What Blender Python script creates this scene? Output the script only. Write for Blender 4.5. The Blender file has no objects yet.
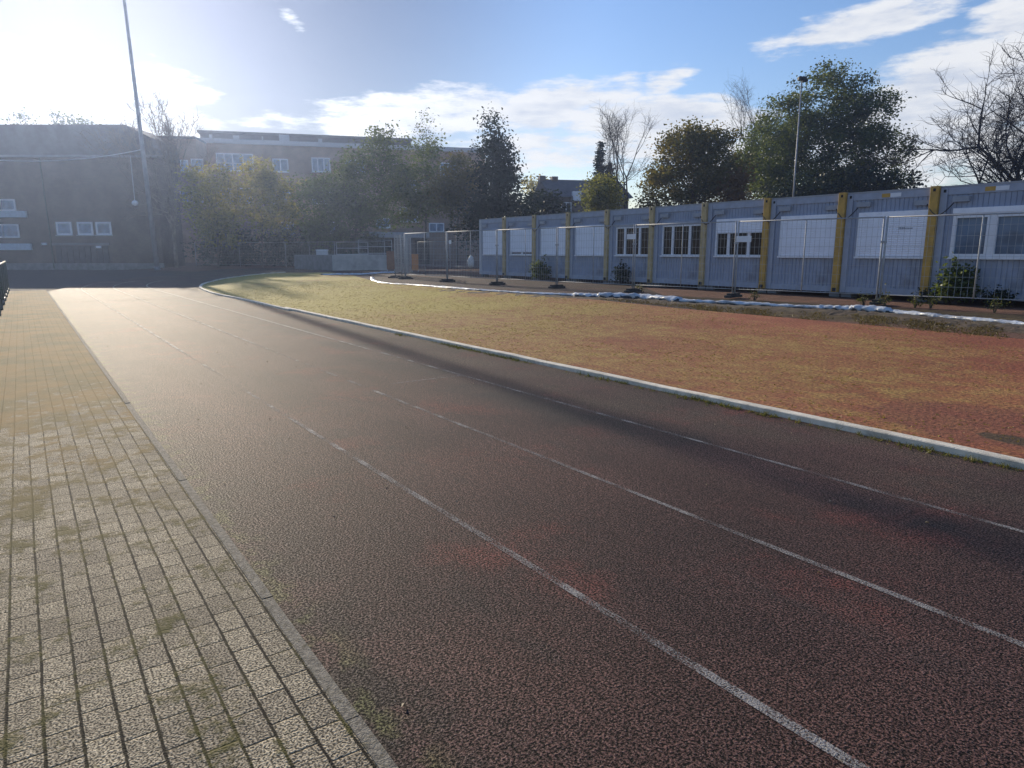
import bpy, bmesh, math, random
import numpy as np
from mathutils import Vector, Matrix
R = math.radians
scene = bpy.context.scene
col = scene.collection

# ------------------------------------------------------------------ camera, sky, sun, exposure
EYE = 1.55
FPX = 690.0
PITCH = math.atan((384 - 251.5) / FPX)
cam = bpy.data.objects.new('camera', bpy.data.cameras.new('camera'))
col.objects.link(cam)
cam.location = (0, 0, EYE)
cam.rotation_euler = (math.pi / 2 - PITCH, 0, 0)
cam.data.sensor_fit = 'HORIZONTAL'
cam.data.sensor_width = 36
cam.data.lens = FPX / 1024 * 36
cam.data.clip_start = 0.05
cam.data.clip_end = 5000
scene.camera = cam

SUN_AZ, SUN_EL = R(-31.0), R(18.5)
SUNV = Vector((math.sin(SUN_AZ) * math.cos(SUN_EL), math.cos(SUN_AZ) * math.cos(SUN_EL), math.sin(SUN_EL)))
SKY_STRENGTH = 0.112
CLOUD_STRENGTH = 0.74
scene.view_settings.view_transform = 'Standard'
scene.view_settings.look = 'None'
scene.view_settings.exposure = 0.36
scene.view_settings.gamma = 1.0
scene.view_settings.use_curve_mapping = False
scene.cycles.use_denoising = True

sl = bpy.data.lights.new('sun', 'SUN')
sl.energy = 5.0
sl.angle = R(0.53)
sl.color = (1.0, 0.87, 0.68)
so = bpy.data.objects.new('sun', sl)
so.rotation_euler = SUNV.to_track_quat('Z', 'Y').to_euler()
so.location = (-30, 40, 40)
col.objects.link(so)


# ------------------------------------------------------------------ node helpers
class NT:
    """small builder for node trees"""
    def __init__(s, tree):
        s.t = tree
        s.n = tree.nodes
        s.l = tree.links

    def node(s, typ, **kw):
        nd = s.n.new(typ)
        for k, v in kw.items():
            setattr(nd, k, v)
        return nd

    def put(s, sock, v):
        if v is None:
            return
        if isinstance(v, bpy.types.NodeSocket):
            s.l.new(v, sock)
        else:
            if isinstance(v, (tuple, list)) and len(v) == 3 and sock.type == 'RGBA':
                v = (*v, 1)
            sock.default_value = v

    def math(s, op, a, b=None, c=None, clamp=False):
        nd = s.node('ShaderNodeMath', operation=op, use_clamp=clamp)
        for i, v in enumerate((a, b, c)):
            s.put(nd.inputs[i], v)
        return nd.outputs[0]

    def vmath(s, op, a, b=None):
        nd = s.node('ShaderNodeVectorMath', operation=op)
        s.put(nd.inputs[0], a)
        s.put(nd.inputs[1], b)
        return nd.outputs['Value'] if op in ('DOT_PRODUCT', 'LENGTH') else nd.outputs[0]

    def mix(s, f, a, b, blend='MIX'):
        nd = s.node('ShaderNodeMix', data_type='RGBA', blend_type=blend)
        s.put(nd.inputs[0], f)
        s.put(nd.inputs[6], a)
        s.put(nd.inputs[7], b)
        return nd.outputs[2]

    def noise(s, vec, scale, detail=4, rough=0.55, dist=0.0, out=0):
        nd = s.node('ShaderNodeTexNoise')
        s.put(nd.inputs['Vector'], vec)
        s.put(nd.inputs['Scale'], scale)
        s.put(nd.inputs['Detail'], detail)
        s.put(nd.inputs['Roughness'], rough)
        s.put(nd.inputs['Distortion'], dist)
        return nd.outputs[out]

    def ramp(s, v, lo, hi, a=0.0, b=1.0, smooth=True):
        nd = s.node('ShaderNodeMapRange', interpolation_type='SMOOTHSTEP' if smooth else 'LINEAR')
        s.put(nd.inputs['Value'], v)
        s.put(nd.inputs['From Min'], lo)
        s.put(nd.inputs['From Max'], hi)
        s.put(nd.inputs['To Min'], a)
        s.put(nd.inputs['To Max'], b)
        return nd.outputs[0]

    def sep(s, v):
        nd = s.node('ShaderNodeSeparateXYZ')
        s.put(nd.inputs[0], v)
        return nd.outputs

    def comb(s, x, y, z=0.0):
        nd = s.node('ShaderNodeCombineXYZ')
        for i, v in enumerate((x, y, z)):
            s.put(nd.inputs[i], v)
        return nd.outputs[0]

    def vscale(s, v, sc):
        nd = s.node('ShaderNodeVectorMath', operation='MULTIPLY')
        s.put(nd.inputs[0], v)
        nd.inputs[1].default_value = sc
        return nd.outputs[0]

    def bump(s, h, strength, dist):
        nd = s.node('ShaderNodeBump')
        s.put(nd.inputs['Height'], h)
        nd.inputs['Strength'].default_value = strength
        nd.inputs['Distance'].default_value = dist
        return nd.outputs[0]


def new_mat(name):
    m = bpy.data.materials.new(name)
    m.use_nodes = True
    nt = NT(m.node_tree)
    bs = m.node_tree.nodes['Principled BSDF']
    return m, nt, bs


# ------------------------------------------------------------------ the sky
def deg_of(px, py):
    u = (px - 512) / FPX
    v = (384 - py) / FPX
    x, y, z = u, math.cos(PITCH) + v * math.sin(PITCH), -math.sin(PITCH) + v * math.cos(PITCH)
    return math.degrees(math.atan2(x, y)), math.degrees(math.atan2(z, math.hypot(x, y)))


world = bpy.data.worlds.new('World')
scene.world = world
world.use_nodes = True
wt = NT(world.node_tree)
for nd in list(wt.n):
    wt.n.remove(nd)
sky = wt.node('ShaderNodeTexSky', sky_type='NISHITA')
sky.sun_disc = False
sky.sun_elevation = SUN_EL
sky.sun_rotation = SUN_AZ
sky.altitude = 50
sky.air_density = 1.2
sky.dust_density = 0.3
sky.ozone_density = 3.0
tc = wt.node('ShaderNodeTexCoord')
dx, dy, dz = wt.sep(tc.outputs['Generated'])
az = wt.math('MULTIPLY', wt.math('ARCTAN2', dx, dy), 180 / math.pi)
el = wt.math('MULTIPLY', wt.math('ARCSINE', dz), 180 / math.pi)
warp = wt.noise(wt.comb(wt.math('MULTIPLY', az, 0.12), wt.math('MULTIPLY', el, 0.3)), 1.0, 5, 0.6)
warp2 = wt.noise(wt.comb(wt.math('MULTIPLY', az, 0.10), wt.math('MULTIPLY', el, 0.42), 7.0), 2.0, 8, 0.62)
#  cloud banks: azimuth, elevation, half widths in degrees, tilt, weight
CLOUDS = []
for (cx, cy, rx, ry, tilt, wgt) in [
        (60, 120, 120, 46, 0, 1.4), (-60, 110, 140, 60, 0, 1.4), (120, 88, 75, 26, 0, 1.2),
        (430, 114, 105, 24, 4, 1.0), (560, 104, 85, 24, 10, 1.1), (660, 120, 120, 22, 0, 1.1), (560, 150, 130, 26, 0, .7),
        (940, 112, 95, 54, 14, 1.4), (1000, 95, 80, 46, 16, 1.4), (890, 150, 80, 45, 0, 1.0),
        (1090, 70, 70, 45, 15, 1.0), (855, 28, 75, 15, 8, .75), (1030, 12, 40, 22, 10, .9),
        (745, 160, 80, 30, 0, .8), (290, 118, 60, 10, 0, .5), (285, 10, 14, 9, -40, .3), (665, 80, 26, 12, 10, .55), (1150, 150, 150, 60, 0, 1.0)]:
    a0, e0 = deg_of(cx, cy)
    CLOUDS.append((a0, e0, rx / 12.0, ry / 12.0, tilt, wgt))
cov = None
for (a0, e0, ra, re, tilt, wgt) in CLOUDS:
    da = wt.math('SUBTRACT', az, a0)
    de = wt.math('SUBTRACT', el, e0)
    t_ = math.tan(R(tilt))
    de = wt.math('SUBTRACT', de, wt.math('MULTIPLY', da, t_))
    q = wt.math('ADD', wt.math('POWER', wt.math('ABSOLUTE', wt.math('DIVIDE', da, ra)), 2.0), wt.math('POWER', wt.math('ABSOLUTE', wt.math('DIVIDE', de, re)), 2.0))
    m_ = wt.math('MULTIPLY', wt.math('SUBTRACT', 1.0, q), wgt)
    cov = m_ if cov is None else wt.math('MAXIMUM', cov, m_)
cov = wt.math('MAXIMUM', cov, -1.2)
field = wt.math('ADD', cov, wt.math('MULTIPLY', wt.math('SUBTRACT', warp, 0.5), 2.6))
field = wt.math('ADD', field, wt.math('MULTIPLY', wt.math('SUBTRACT', warp2, 0.5), 2.8))
alpha = wt.ramp(field, -0.10, 0.75, 0.0, 0.95)
shade = wt.ramp(wt.math('ADD', warp2, wt.math('MULTIPLY', field, -0.10)), 0.22, 0.52)
cl_col = wt.mix(shade, (0.66, 0.72, 0.84), (0.97, 0.98, 1.0))
bg_sky = wt.node('ShaderNodeBackground')
hs = wt.node('ShaderNodeHueSaturation')
hs.inputs['Saturation'].default_value = 1.12
wt.put(hs.inputs['Color'], sky.outputs[0])
wt.put(bg_sky.inputs[0], wt.mix(1.0, hs.outputs[0], (1.0, .93, 1.06), 'MULTIPLY'))
bg_cl = wt.node('ShaderNodeBackground')
# the glare round the sun is held back as a camera's tone curve would
sd0 = wt.vmath('DOT_PRODUCT', tc.outputs['Generated'], tuple(SUNV))
wt.put(bg_sky.inputs[1], wt.math('MULTIPLY', wt.ramp(sd0, 0.80, 0.97, 1.0, 0.38), SKY_STRENGTH))
# clouds close to the sun are lit through and brighter
sd = wt.vmath('DOT_PRODUCT', tc.outputs['Generated'], tuple(SUNV))
near = wt.ramp(sd, 0.85, 0.99, 1.0, 1.3)
wt.put(bg_cl.inputs[0], cl_col)
wt.put(bg_cl.inputs[1], wt.math('MULTIPLY', near, CLOUD_STRENGTH))
mixw = wt.node('ShaderNodeMixShader')
wt.put(mixw.inputs[0], alpha)
wt.l.new(bg_sky.outputs[0], mixw.inputs[1])
wt.l.new(bg_cl.outputs[0], mixw.inputs[2])
wo = wt.node('ShaderNodeOutputWorld')
wt.l.new(mixw.outputs[0], wo.inputs[0])

# ------------------------------------------------------------------ places: track frame (s along, t across) and heights
PSI = R(-35.056)
DV = Vector((math.sin(PSI), math.cos(PSI)))
NV = Vector((math.cos(PSI), -math.sin(PSI)))
BREAKS = [6.5 + .5 * i for i in range(14)]


def g_exact(t):
    k = min(1, max(0, (t - 6.5) / 6.5))
    return .3 * k * k * (3 - 2 * k)


def gz(x, y):
    t = x * NV.x + y * NV.y
    if t <= 6.5:
        return 0.0
    if t >= 13:
        return .3
    k = int((t - 6.5) / .5)
    a, b = BREAKS[k], BREAKS[k + 1]
    w = (t - a) / .5
    return g_exact(a) * (1 - w) + g_exact(b) * w


def xy(s, t):
    return s * DV + t * NV


def st(x, y):
    return x * DV.x + y * DV.y, x * NV.x + y * NV.y


def ray(px, py):
    u = (px - 512) / FPX
    v = (384 - py) / FPX
    return Vector((u, math.cos(PITCH) + v * math.sin(PITCH), -math.sin(PITCH) + v * math.cos(PITCH)))


def at(px, py, Y):
    """the real place seen at a measured direction, Y metres ahead of the viewpoint"""
    d = ray(px, py)
    return Vector((0, 0, EYE)) + d * (Y / d.y)


def onz(px, py, z):
    d = ray(px, py)
    return Vector((0, 0, EYE)) + d * ((z - EYE) / d.z)


def ong(px, py, off=0.0):
    z = 0
    p = None
    for _ in range(25):
        p = onz(px, py, z + off)
        z = gz(p.x, p.y)
    return p


def ground_at(px, Y):
    """point on the ground at pixel column px (taken at eye level) and distance Y"""
    p = at(px, 260, Y)
    return Vector((p.x, p.y, gz(p.x, p.y)))


# ------------------------------------------------------------------ object helpers
def tag(o, label=None, cat=None, group=None, kind=None):
    if label:
        o['label'] = label
    if cat:
        o['category'] = cat
    if group:
        o['group'] = group
    if kind:
        o['kind'] = kind
    return o


def empty(name, loc=(0, 0, 0), rz=0.0, label=None, cat=None, group=None):
    o = bpy.data.objects.new(name, None)
    o.empty_display_size = .2
    o.location = loc
    o.rotation_euler = (0, 0, rz)
    col.objects.link(o)
    return tag(o, label, cat, group)


class MB:
    """collects shapes, builds ONE mesh object"""
    def __init__(s):
        s.v = []
        s.f = []

    def box(s, x0, x1, y0, y1, z0, z1):
        b = len(s.v)
        s.v += [(x0, y0, z0), (x1, y0, z0), (x1, y1, z0), (x0, y1, z0), (x0, y0, z1), (x1, y0, z1), (x1, y1, z1), (x0, y1, z1)]
        s.f += [tuple(b + i for i in q) for q in ((3, 2, 1, 0), (4, 5, 6, 7), (0, 1, 5, 4), (1, 2, 6, 5), (2, 3, 7, 6), (3, 0, 4, 7))]
        return s

    def tube(s, pts, r, n=8, r2=None, caps=True):
        pts = [Vector(p) for p in pts]
        k = len(pts)
        b = len(s.v)
        up = None
        for i, p in enumerate(pts):
            d = (pts[min(i + 1, k - 1)] - pts[max(i - 1, 0)])
            if d.length < 1e-9:
                d = Vector((0, 0, 1))
            d.normalize()
            if up is None:
                up = Vector((0, 0, 1)) if abs(d.z) < .9 else Vector((1, 0, 0))
            e1 = d.cross(up)
            if e1.length < 1e-6:
                e1 = d.cross(Vector((0, 1, 0)))
            e1.normalize()
            e2 = e1.cross(d)
            if isinstance(r, (list, tuple)):
                rr = r[i]
            else:
                rr = r if r2 is None else r + (r2 - r) * i / (k - 1)
            for j in range(n):
                a = 2 * math.pi * (j + .5) / n
                s.v.append(tuple(p + e1 * (math.cos(a) * rr) + e2 * (math.sin(a) * rr)))
        for i in range(k - 1):
            for j in range(n):
                j2 = (j + 1) % n
                s.f.append((b + i * n + j2, b + i * n + j, b + (i + 1) * n + j, b + (i + 1) * n + j2))
        if caps:
            s.f.append(tuple(b + j for j in range(n)))
            s.f.append(tuple(b + (k - 1) * n + j for j in reversed(range(n))))
        return s

    def prism(s, poly, z0, z1):
        """poly: list of (x,y) counter-clockwise"""
        b = len(s.v)
        n = len(poly)
        s.v += [(x, y, z0) for x, y in poly] + [(x, y, z1) for x, y in poly]
        s.f.append(tuple(b + i for i in reversed(range(n))))
        s.f.append(tuple(b + n + i for i in range(n)))
        for i in range(n):
            j = (i + 1) % n
            s.f.append((b + i, b + j, b + n + j, b + n + i))
        return s

    def slab(s, poly, y0, y1):
        """poly in (x,z), extruded along y"""
        b = len(s.v)
        n = len(poly)
        s.v += [(x, y0, z) for x, z in poly] + [(x, y1, z) for x, z in poly]
        s.f.append(tuple(b + i for i in range(n)))
        s.f.append(tuple(b + n + i for i in reversed(range(n))))
        for i in range(n):
            j = (i + 1) % n
            s.f.append((b + j, b + i, b + n + i, b + n + j))
        return s

    def build(s, name, mat, parent=None, smooth=False, bevel=0.0):
        me = bpy.data.meshes.new(name)
        me.from_pydata(s.v, [], s.f)
        if mat:
            me.materials.append(mat)
        if smooth:
            for p in me.polygons:
                p.use_smooth = True
        o = bpy.data.objects.new(name, me)
        col.objects.link(o)
        if parent:
            o.parent = parent
        if bevel:
            md = o.modifiers.new('bevel', 'BEVEL')
            md.width = bevel
            md.segments = 2
            md.limit_method = 'ANGLE'
        return o


def copy_tree(o, parent=None):
    c = o.copy()
    col.objects.link(c)
    c.parent = parent
    for ch in o.children:
        copy_tree(ch, c)
    return c


def mesh_np(name, V, Fq, mat, parent=None, smooth=False):
    """fast mesh from numpy arrays: V (n,3), Fq (m,4) or (m,3)"""
    me = bpy.data.meshes.new(name)
    k = Fq.shape[1]
    me.vertices.add(len(V))
    me.vertices.foreach_set('co', np.ascontiguousarray(V, dtype=np.float32).ravel())
    me.loops.add(Fq.size)
    me.loops.foreach_set('vertex_index', np.ascontiguousarray(Fq, dtype=np.int32).ravel())
    me.polygons.add(len(Fq))
    me.polygons.foreach_set('loop_start', np.arange(0, Fq.size, k, dtype=np.int32))
    me.polygons.foreach_set('loop_total', np.full(len(Fq), k, dtype=np.int32))
    if smooth:
        me.polygons.foreach_set('use_smooth', np.ones(len(Fq), dtype=bool))
    me.update(calc_edges=True)
    me.validate()
    if mat:
        me.materials.append(mat)
    o = bpy.data.objects.new(name, me)
    col.objects.link(o)
    if parent:
        o.parent = parent
    return o


# ------------------------------------------------------------------ materials
def mat_simple(name, c, rough=.6, metal=0.0, var=.12, scale=6.0, bump=0.0, bscale=60.0, dirt=None, dirt_amt=.4, spec=.4):
    m, nt, bs = new_mat(name)
    co = nt.node('ShaderNodeTexCoord').outputs['Object']
    n1 = nt.noise(co, scale, 5, .6)
    lo = tuple(max(0, x * (1 - var)) for x in c)
    hi = tuple(min(1, x * (1 + var)) for x in c)
    base = nt.mix(nt.ramp(n1, .3, .7), lo, hi)
    if dirt:
        n2 = nt.noise(co, scale * .45, 8, .7)
        base = nt.mix(nt.ramp(n2, .5, .72, 0, dirt_amt), base, dirt)
    nt.put(bs.inputs['Base Color'], base)
    bs.inputs['Roughness'].default_value = rough
    bs.inputs['Metallic'].default_value = metal
    bs.inputs['Specular IOR Level'].default_value = spec
    if bump:
        nt.put(bs.inputs['Normal'], nt.bump(nt.noise(co, bscale, 3, .6), bump, .02))
    return m


def mat_leaf(name, c1, c2, trans=.35):
    m, nt, bs = new_mat(name)
    nt.n.remove(bs)
    out = nt.n['Material Output']
    geo = nt.node('ShaderNodeNewGeometry')
    co = nt.node('ShaderNodeTexCoord').outputs['Object']
    f = nt.math('ADD', nt.math('MULTIPLY', geo.outputs['Random Per Island'], .55), nt.math('MULTIPLY', nt.ramp(nt.noise(co, .55, 3), .3, .7), .45))
    c = nt.mix(f, c1, c2)
    d = nt.node('ShaderNodeBsdfDiffuse')
    t = nt.node('ShaderNodeBsdfTranslucent')
    gl = nt.node('ShaderNodeBsdfGlossy')
    gl.inputs['Roughness'].default_value = .45
    nt.put(gl.inputs['Color'], (.5, .5, .5))
    nt.put(d.inputs['Color'], c)
    nt.put(t.inputs['Color'], nt.mix(.5, c, nt.mix(1.0, c, (1.7, 1.5, .5), 'MULTIPLY')))
    mx = nt.node('ShaderNodeMixShader')
    mx.inputs[0].default_value = trans
    nt.l.new(d.outputs[0], mx.inputs[1])
    nt.l.new(t.outputs[0], mx.inputs[2])
    mg = nt.node('ShaderNodeMixShader')
    mg.inputs[0].default_value = .05
    nt.l.new(mx.outputs[0], mg.inputs[1])
    nt.l.new(gl.outputs[0], mg.inputs[2])
    nt.l.new(mg.outputs[0], out.inputs[0])
    return m


def uvst(nt):
    """ground texture coordinates: x = metres along the track, y = metres across"""
    return nt.node('ShaderNodeUVMap', uv_map='st').outputs[0]


def mat_track():
    m, nt, bs = new_mat('tartan_track')
    uv = uvst(nt)
    s_, t_, _ = nt.sep(uv)
    grain = nt.noise(uv, 90, 1, .5)
    grain2 = nt.noise(uv, 150, 1, .5)
    coarse = nt.noise(uv, 22, 3, .75)
    big = nt.noise(uv, .55, 5, .6)
    mid = nt.noise(nt.vscale(uv, (.5, 1.6, 1)), 1.3, 5, .62)
    gmix = nt.math('ADD', nt.math('MULTIPLY', grain, .62), nt.math('MULTIPLY', grain2, .38))
    base = nt.mix(nt.ramp(big, .35, .65), (.052, .028, .024), (.078, .040, .032))
    red = nt.ramp(nt.noise(nt.vscale(uv, (1, 1, 1)), .8, 6, .65), .52, .7)
    base = nt.mix(nt.math('MULTIPLY', red, .65), base, (.150, .040, .030))
    blk = nt.ramp(mid, .55, .72)
    base = nt.mix(nt.math('MULTIPLY', blk, .5), base, (.024, .022, .020))
    # worn dark band along the inner lane line and brown silt on the inner lane
    tw = nt.math('ADD', t_, nt.math('MULTIPLY', nt.math('SUBTRACT', nt.noise(uv, .7, 4), .5), 1.1))
    band = nt.math('MULTIPLY', nt.ramp(tw, 3.55, 4.15), nt.ramp(tw, 4.35, 4.75, 1, 0))
    band = nt.math('MULTIPLY', band, nt.ramp(nt.noise(uv, .38, 7, .7), .36, .6))
    spot = nt.ramp(nt.noise(uv, 1.5, 7, .72), .60, .70)
    base = nt.mix(nt.math('MULTIPLY', spot, .45), base, (.028, .025, .020))
    base = nt.mix(nt.math('MULTIPLY', band, .85), base, (.017, .016, .017))
    silt = nt.math('MULTIPLY', nt.ramp(tw, 4.45, 5.0), nt.ramp(nt.noise(uv, 1.1, 5), .35, .65))
    base = nt.mix(nt.math('MULTIPLY', silt, .55), base, (.060, .050, .034))
    edge = nt.math('MULTIPLY', nt.ramp(t_, .82, 1.35, 1, 0), nt.ramp(nt.noise(uv, 3.2, 5, .65), .38, .58))
    base = nt.mix(nt.math('MULTIPLY', edge, .75), base, (.018, .016, .014))
    moss = nt.math('MULTIPLY', nt.ramp(t_, .80, .98, 1, 0), nt.ramp(nt.noise(uv, 7, 4), .46, .6))
    base = nt.mix(nt.math('MULTIPLY', moss, .7), base, (.075, .078, .022))
    moss2 = nt.math('MULTIPLY', nt.ramp(t_, 5.45, 5.8), nt.ramp(nt.noise(uv, 5, 5, .7), .48, .66))
    base = nt.mix(nt.math('MULTIPLY', moss2, .75), base, (.035, .042, .016))
    gf = nt.math('MULTIPLY', nt.ramp(gmix, .43, .60, .04, 2.1, smooth=False), nt.ramp(coarse, .35, .65, .62, 1.45, smooth=False))
    sp = nt.ramp(grain2, .62, .72)
    lw = nt.ramp(nt.noise(nt.vscale(uv, (.35, 1.3, 1)), .8, 6, .6), .32, .68, .72, 1.32, smooth=False)
    gf = nt.math('MULTIPLY', gf, lw)
    c = nt.mix(1.0, base, nt.comb(gf, gf, gf), 'MULTIPLY')
    c = nt.mix(nt.math('MULTIPLY', sp, .55), c, (.27, .22, .19))
    nt.put(bs.inputs['Base Color'], c)
    nt.put(bs.inputs['Roughness'], nt.ramp(grain, .42, .6, .86, .68))
    bs.inputs['Specular IOR Level'].default_value = .17
    h = nt.math('ADD', gmix, nt.math('MULTIPLY', mid, .08))
    nt.put(bs.inputs['Normal'], nt.bump(h, .65, .010))
    return m


def mat_pavers():
    m, nt, bs = new_mat('concrete_pavers')
    uv0 = uvst(nt)
    wv = nt.noise(uv0, 2.2, 2, .5, out=1)
    wob = nt.vmath('ADD', uv0, nt.vscale(nt.vmath('SUBTRACT', wv, (.5, .5, .5)), (.012, .010, 0)))
    s_, t_, _ = nt.sep(wob)
    v = nt.math('DIVIDE', nt.math('ADD', t_, .0), .1025)
    row = nt.math('FLOOR', v)
    wn = nt.node('ShaderNodeTexWhiteNoise', noise_dimensions='1D')
    nt.put(wn.inputs['W'], row)
    off = nt.math('ADD', nt.math('MULTIPLY', nt.math('MODULO', nt.math('ADD', row, 200), 2), .5), nt.math('MULTIPLY', wn.outputs[0], .28))
    u = nt.math('ADD', nt.math('DIVIDE', s_, .172), off)
    fu = nt.math('FRACT', u)
    fv = nt.math('FRACT', v)
    eu = nt.math('MULTIPLY', nt.math('MINIMUM', fu, nt.math('SUBTRACT', 1.0, fu)), .172)
    ev = nt.math('MULTIPLY', nt.math('MINIMUM', fv, nt.math('SUBTRACT', 1.0, fv)), .1025)
    jn = nt.noise(uv0, 24, 3, .6)
    big = nt.noise(uv0, 1.1, 5, .62)
    ju = nt.ramp(nt.math('ADD', eu, nt.math('MULTIPLY', nt.math('SUBTRACT', jn, .5), .006)), .0016, .0048, 1, 0)
    jv = nt.ramp(nt.math('ADD', ev, nt.math('MULTIPLY', nt.math('SUBTRACT', jn, .5), .009)), .0030, .0072, 1, 0)
    joint = nt.math('MAXIMUM', nt.math('MULTIPLY', ju, .95), jv)
    wn2 = nt.node('ShaderNodeTexWhiteNoise', noise_dimensions='2D')
    nt.put(wn2.inputs['Vector'], nt.comb(nt.math('FLOOR', u), row))
    tint = wn2.outputs[0]
    base = nt.mix(tint, (.245, .205, .145), (.375, .316, .218))
    grain = nt.noise(uv0, 125, 1, .5)
    gf = nt.math('MULTIPLY', nt.ramp(grain, .39, .60, .18, 1.7, smooth=False), nt.ramp(nt.noise(uv0, 24, 3, .75), .35, .65, .75, 1.28, smooth=False))
    base = nt.mix(1.0, base, nt.comb(gf, gf, gf), 'MULTIPLY')
    stain = nt.ramp(big, .45, .7)
    base = nt.mix(nt.math('MULTIPLY', stain, .45), base, (.150, .125, .082))
    # moss: clumps near the viewpoint, more on the far part
    s0, t0, _ = nt.sep(uv0)
    mz = nt.noise(uv0, 4.2, 7, .72)
    far = nt.ramp(nt.math('ADD', s0, nt.math('MULTIPLY', nt.math('SUBTRACT', nt.noise(uv0, .35, 4), .5), 8)), 2.5, 15.0, 0, .34)
    far = nt.math('ADD', far, nt.ramp(t0, .2, -1.2, 0, .07))
    mossm = nt.ramp(nt.math('ADD', nt.math('ADD', mz, far), nt.math('MULTIPLY', joint, .05)), .535, .66)
    joint_c = nt.mix(nt.ramp(mz, .4, .6), (.014, .011, .008), (.036, .032, .013))
    c = nt.mix(joint, base, joint_c)
    mc = nt.mix(nt.ramp(nt.noise(uv0, 1.4, 4), .35, .65), (.135, .098, .018), (.235, .135, .025))
    mc = nt.mix(nt.ramp(s0, 3.0, 8.0, 1, 0), mc, (.085, .078, .018))
    c = nt.mix(nt.math('MULTIPLY', mossm, .88), c, mc)
    nt.put(bs.inputs['Base Color'], c)
    bs.inputs['Roughness'].default_value = .85
    bs.inputs['Specular IOR Level'].default_value = .18
    pill = nt.math('MULTIPLY', nt.math('MINIMUM', nt.math('MULTIPLY', nt.math('MINIMUM', eu, ev), 160), 1.0), 1.0)
    h = nt.math('ADD', nt.math('ADD', nt.math('MULTIPLY', pill, .45), nt.math('MULTIPLY', grain, .8)), nt.math('ADD', nt.math('MULTIPLY', tint, .45), nt.math('MULTIPLY', mossm, .4)))
    nt.put(bs.inputs['Normal'], nt.bump(h, .8, .010))
    return m


def mat_infield():
    m, nt, bs = new_mat('mossy_tartan_infield')
    uv = uvst(nt)
    s_, t_, _ = nt.sep(uv)
    st_ = nt.noise(nt.vscale(uv, (.8, 1.1, 1)), 3.6, 8, .72)
    patch = nt.noise(uv, .30, 5, .6)
    fine = nt.noise(uv, 26, 4, .75)
    ff = nt.ramp(fine, .36, .64, .4, 1.6, smooth=False)
    ar = nt.noise(nt.vscale(uv, (.7, 1.2, 1)), .55, 6, .65)
    # moss cover grows with distance along the track, bare red tartan near and along the dirt edge
    cover = nt.math('ADD', nt.ramp(s_, 4.0, 20.0, -.02, .42, smooth=False), nt.math('MULTIPLY', nt.math('SUBTRACT', patch, .5), 1.1))
    cover = nt.math('ADD', cover, nt.math('MULTIPLY', nt.math('SUBTRACT', ar, .5), .8))
    cover = nt.math('ADD', cover, nt.ramp(t_, 9.0, 12.5, 0, -.22))
    cover = nt.math('ADD', cover, nt.math('MULTIPLY', nt.math('SUBTRACT', st_, .5), .9))
    cover = nt.math('ADD', cover, nt.math('MULTIPLY', nt.math('SUBTRACT', fine, .5), .5))
    k = nt.ramp(cover, -.30, .34)
    redc = nt.mix(nt.ramp(ar, .35, .65), (.245, .074, .038), (.33, .112, .055))
    mossc = nt.mix(nt.ramp(st_, .35, .65), (.25, .140, .040), (.36, .25, .068))
    green = nt.ramp(nt.math('ADD', s_, nt.math('MULTIPLY', nt.math('SUBTRACT', patch, .5), 10)), 9, 20)
    mossc = nt.mix(nt.math('MULTIPLY', green, .75), mossc, (.40, .37, .058))
    c = nt.mix(nt.math('MULTIPLY', k, .85), redc, mossc)
    drk = nt.ramp(nt.noise(nt.vscale(uv, (.6, 1.5, 1)), 1.0, 6, .7), .58, .75)
    c = nt.mix(nt.math('MULTIPLY', drk, .40), c, (.07, .045, .024))
    # bare red area worn through the moss near the kerb, and a wet dark spot in it
    def spot(px, py, rs, rt, wob):
        p = ong(px, py)
        a0, b0 = st(p.x, p.y)
        ds = nt.math('DIVIDE', nt.math('SUBTRACT', s_, a0), rs)
        dt = nt.math('DIVIDE', nt.math('SUBTRACT', t_, b0), rt)
        q = nt.math('SQRT', nt.math('ADD', nt.math('MULTIPLY', ds, ds), nt.math('MULTIPLY', dt, dt)))
        return nt.math('ADD', q, nt.math('MULTIPLY', nt.math('SUBTRACT', nt.noise(uv, 3.0, 7, .7), .5), wob))
    c = nt.mix(nt.ramp(spot(1000, 428, 1.25, .85, .9), .80, 1.0, .75, 0), c, nt.mix(fine, (.17, .052, .032), (.24, .085, .052)))
    c = nt.mix(nt.ramp(spot(1012, 441, .30, .16, 1.1), .7, 1.05, .8, 0), c, (.050, .046, .026))
    c = nt.mix(1.0, c, nt.comb(ff, ff, ff), 'MULTIPLY')
    nt.put(bs.inputs['Base Color'], c)
    bs.inputs['Roughness'].default_value = .85
    bs.inputs['Specular IOR Level'].default_value = .25
    nt.put(bs.inputs['Normal'], nt.bump(nt.math('ADD', fine, nt.math('MULTIPLY', st_, 1.4)), .9, .02))
    return m


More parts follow.
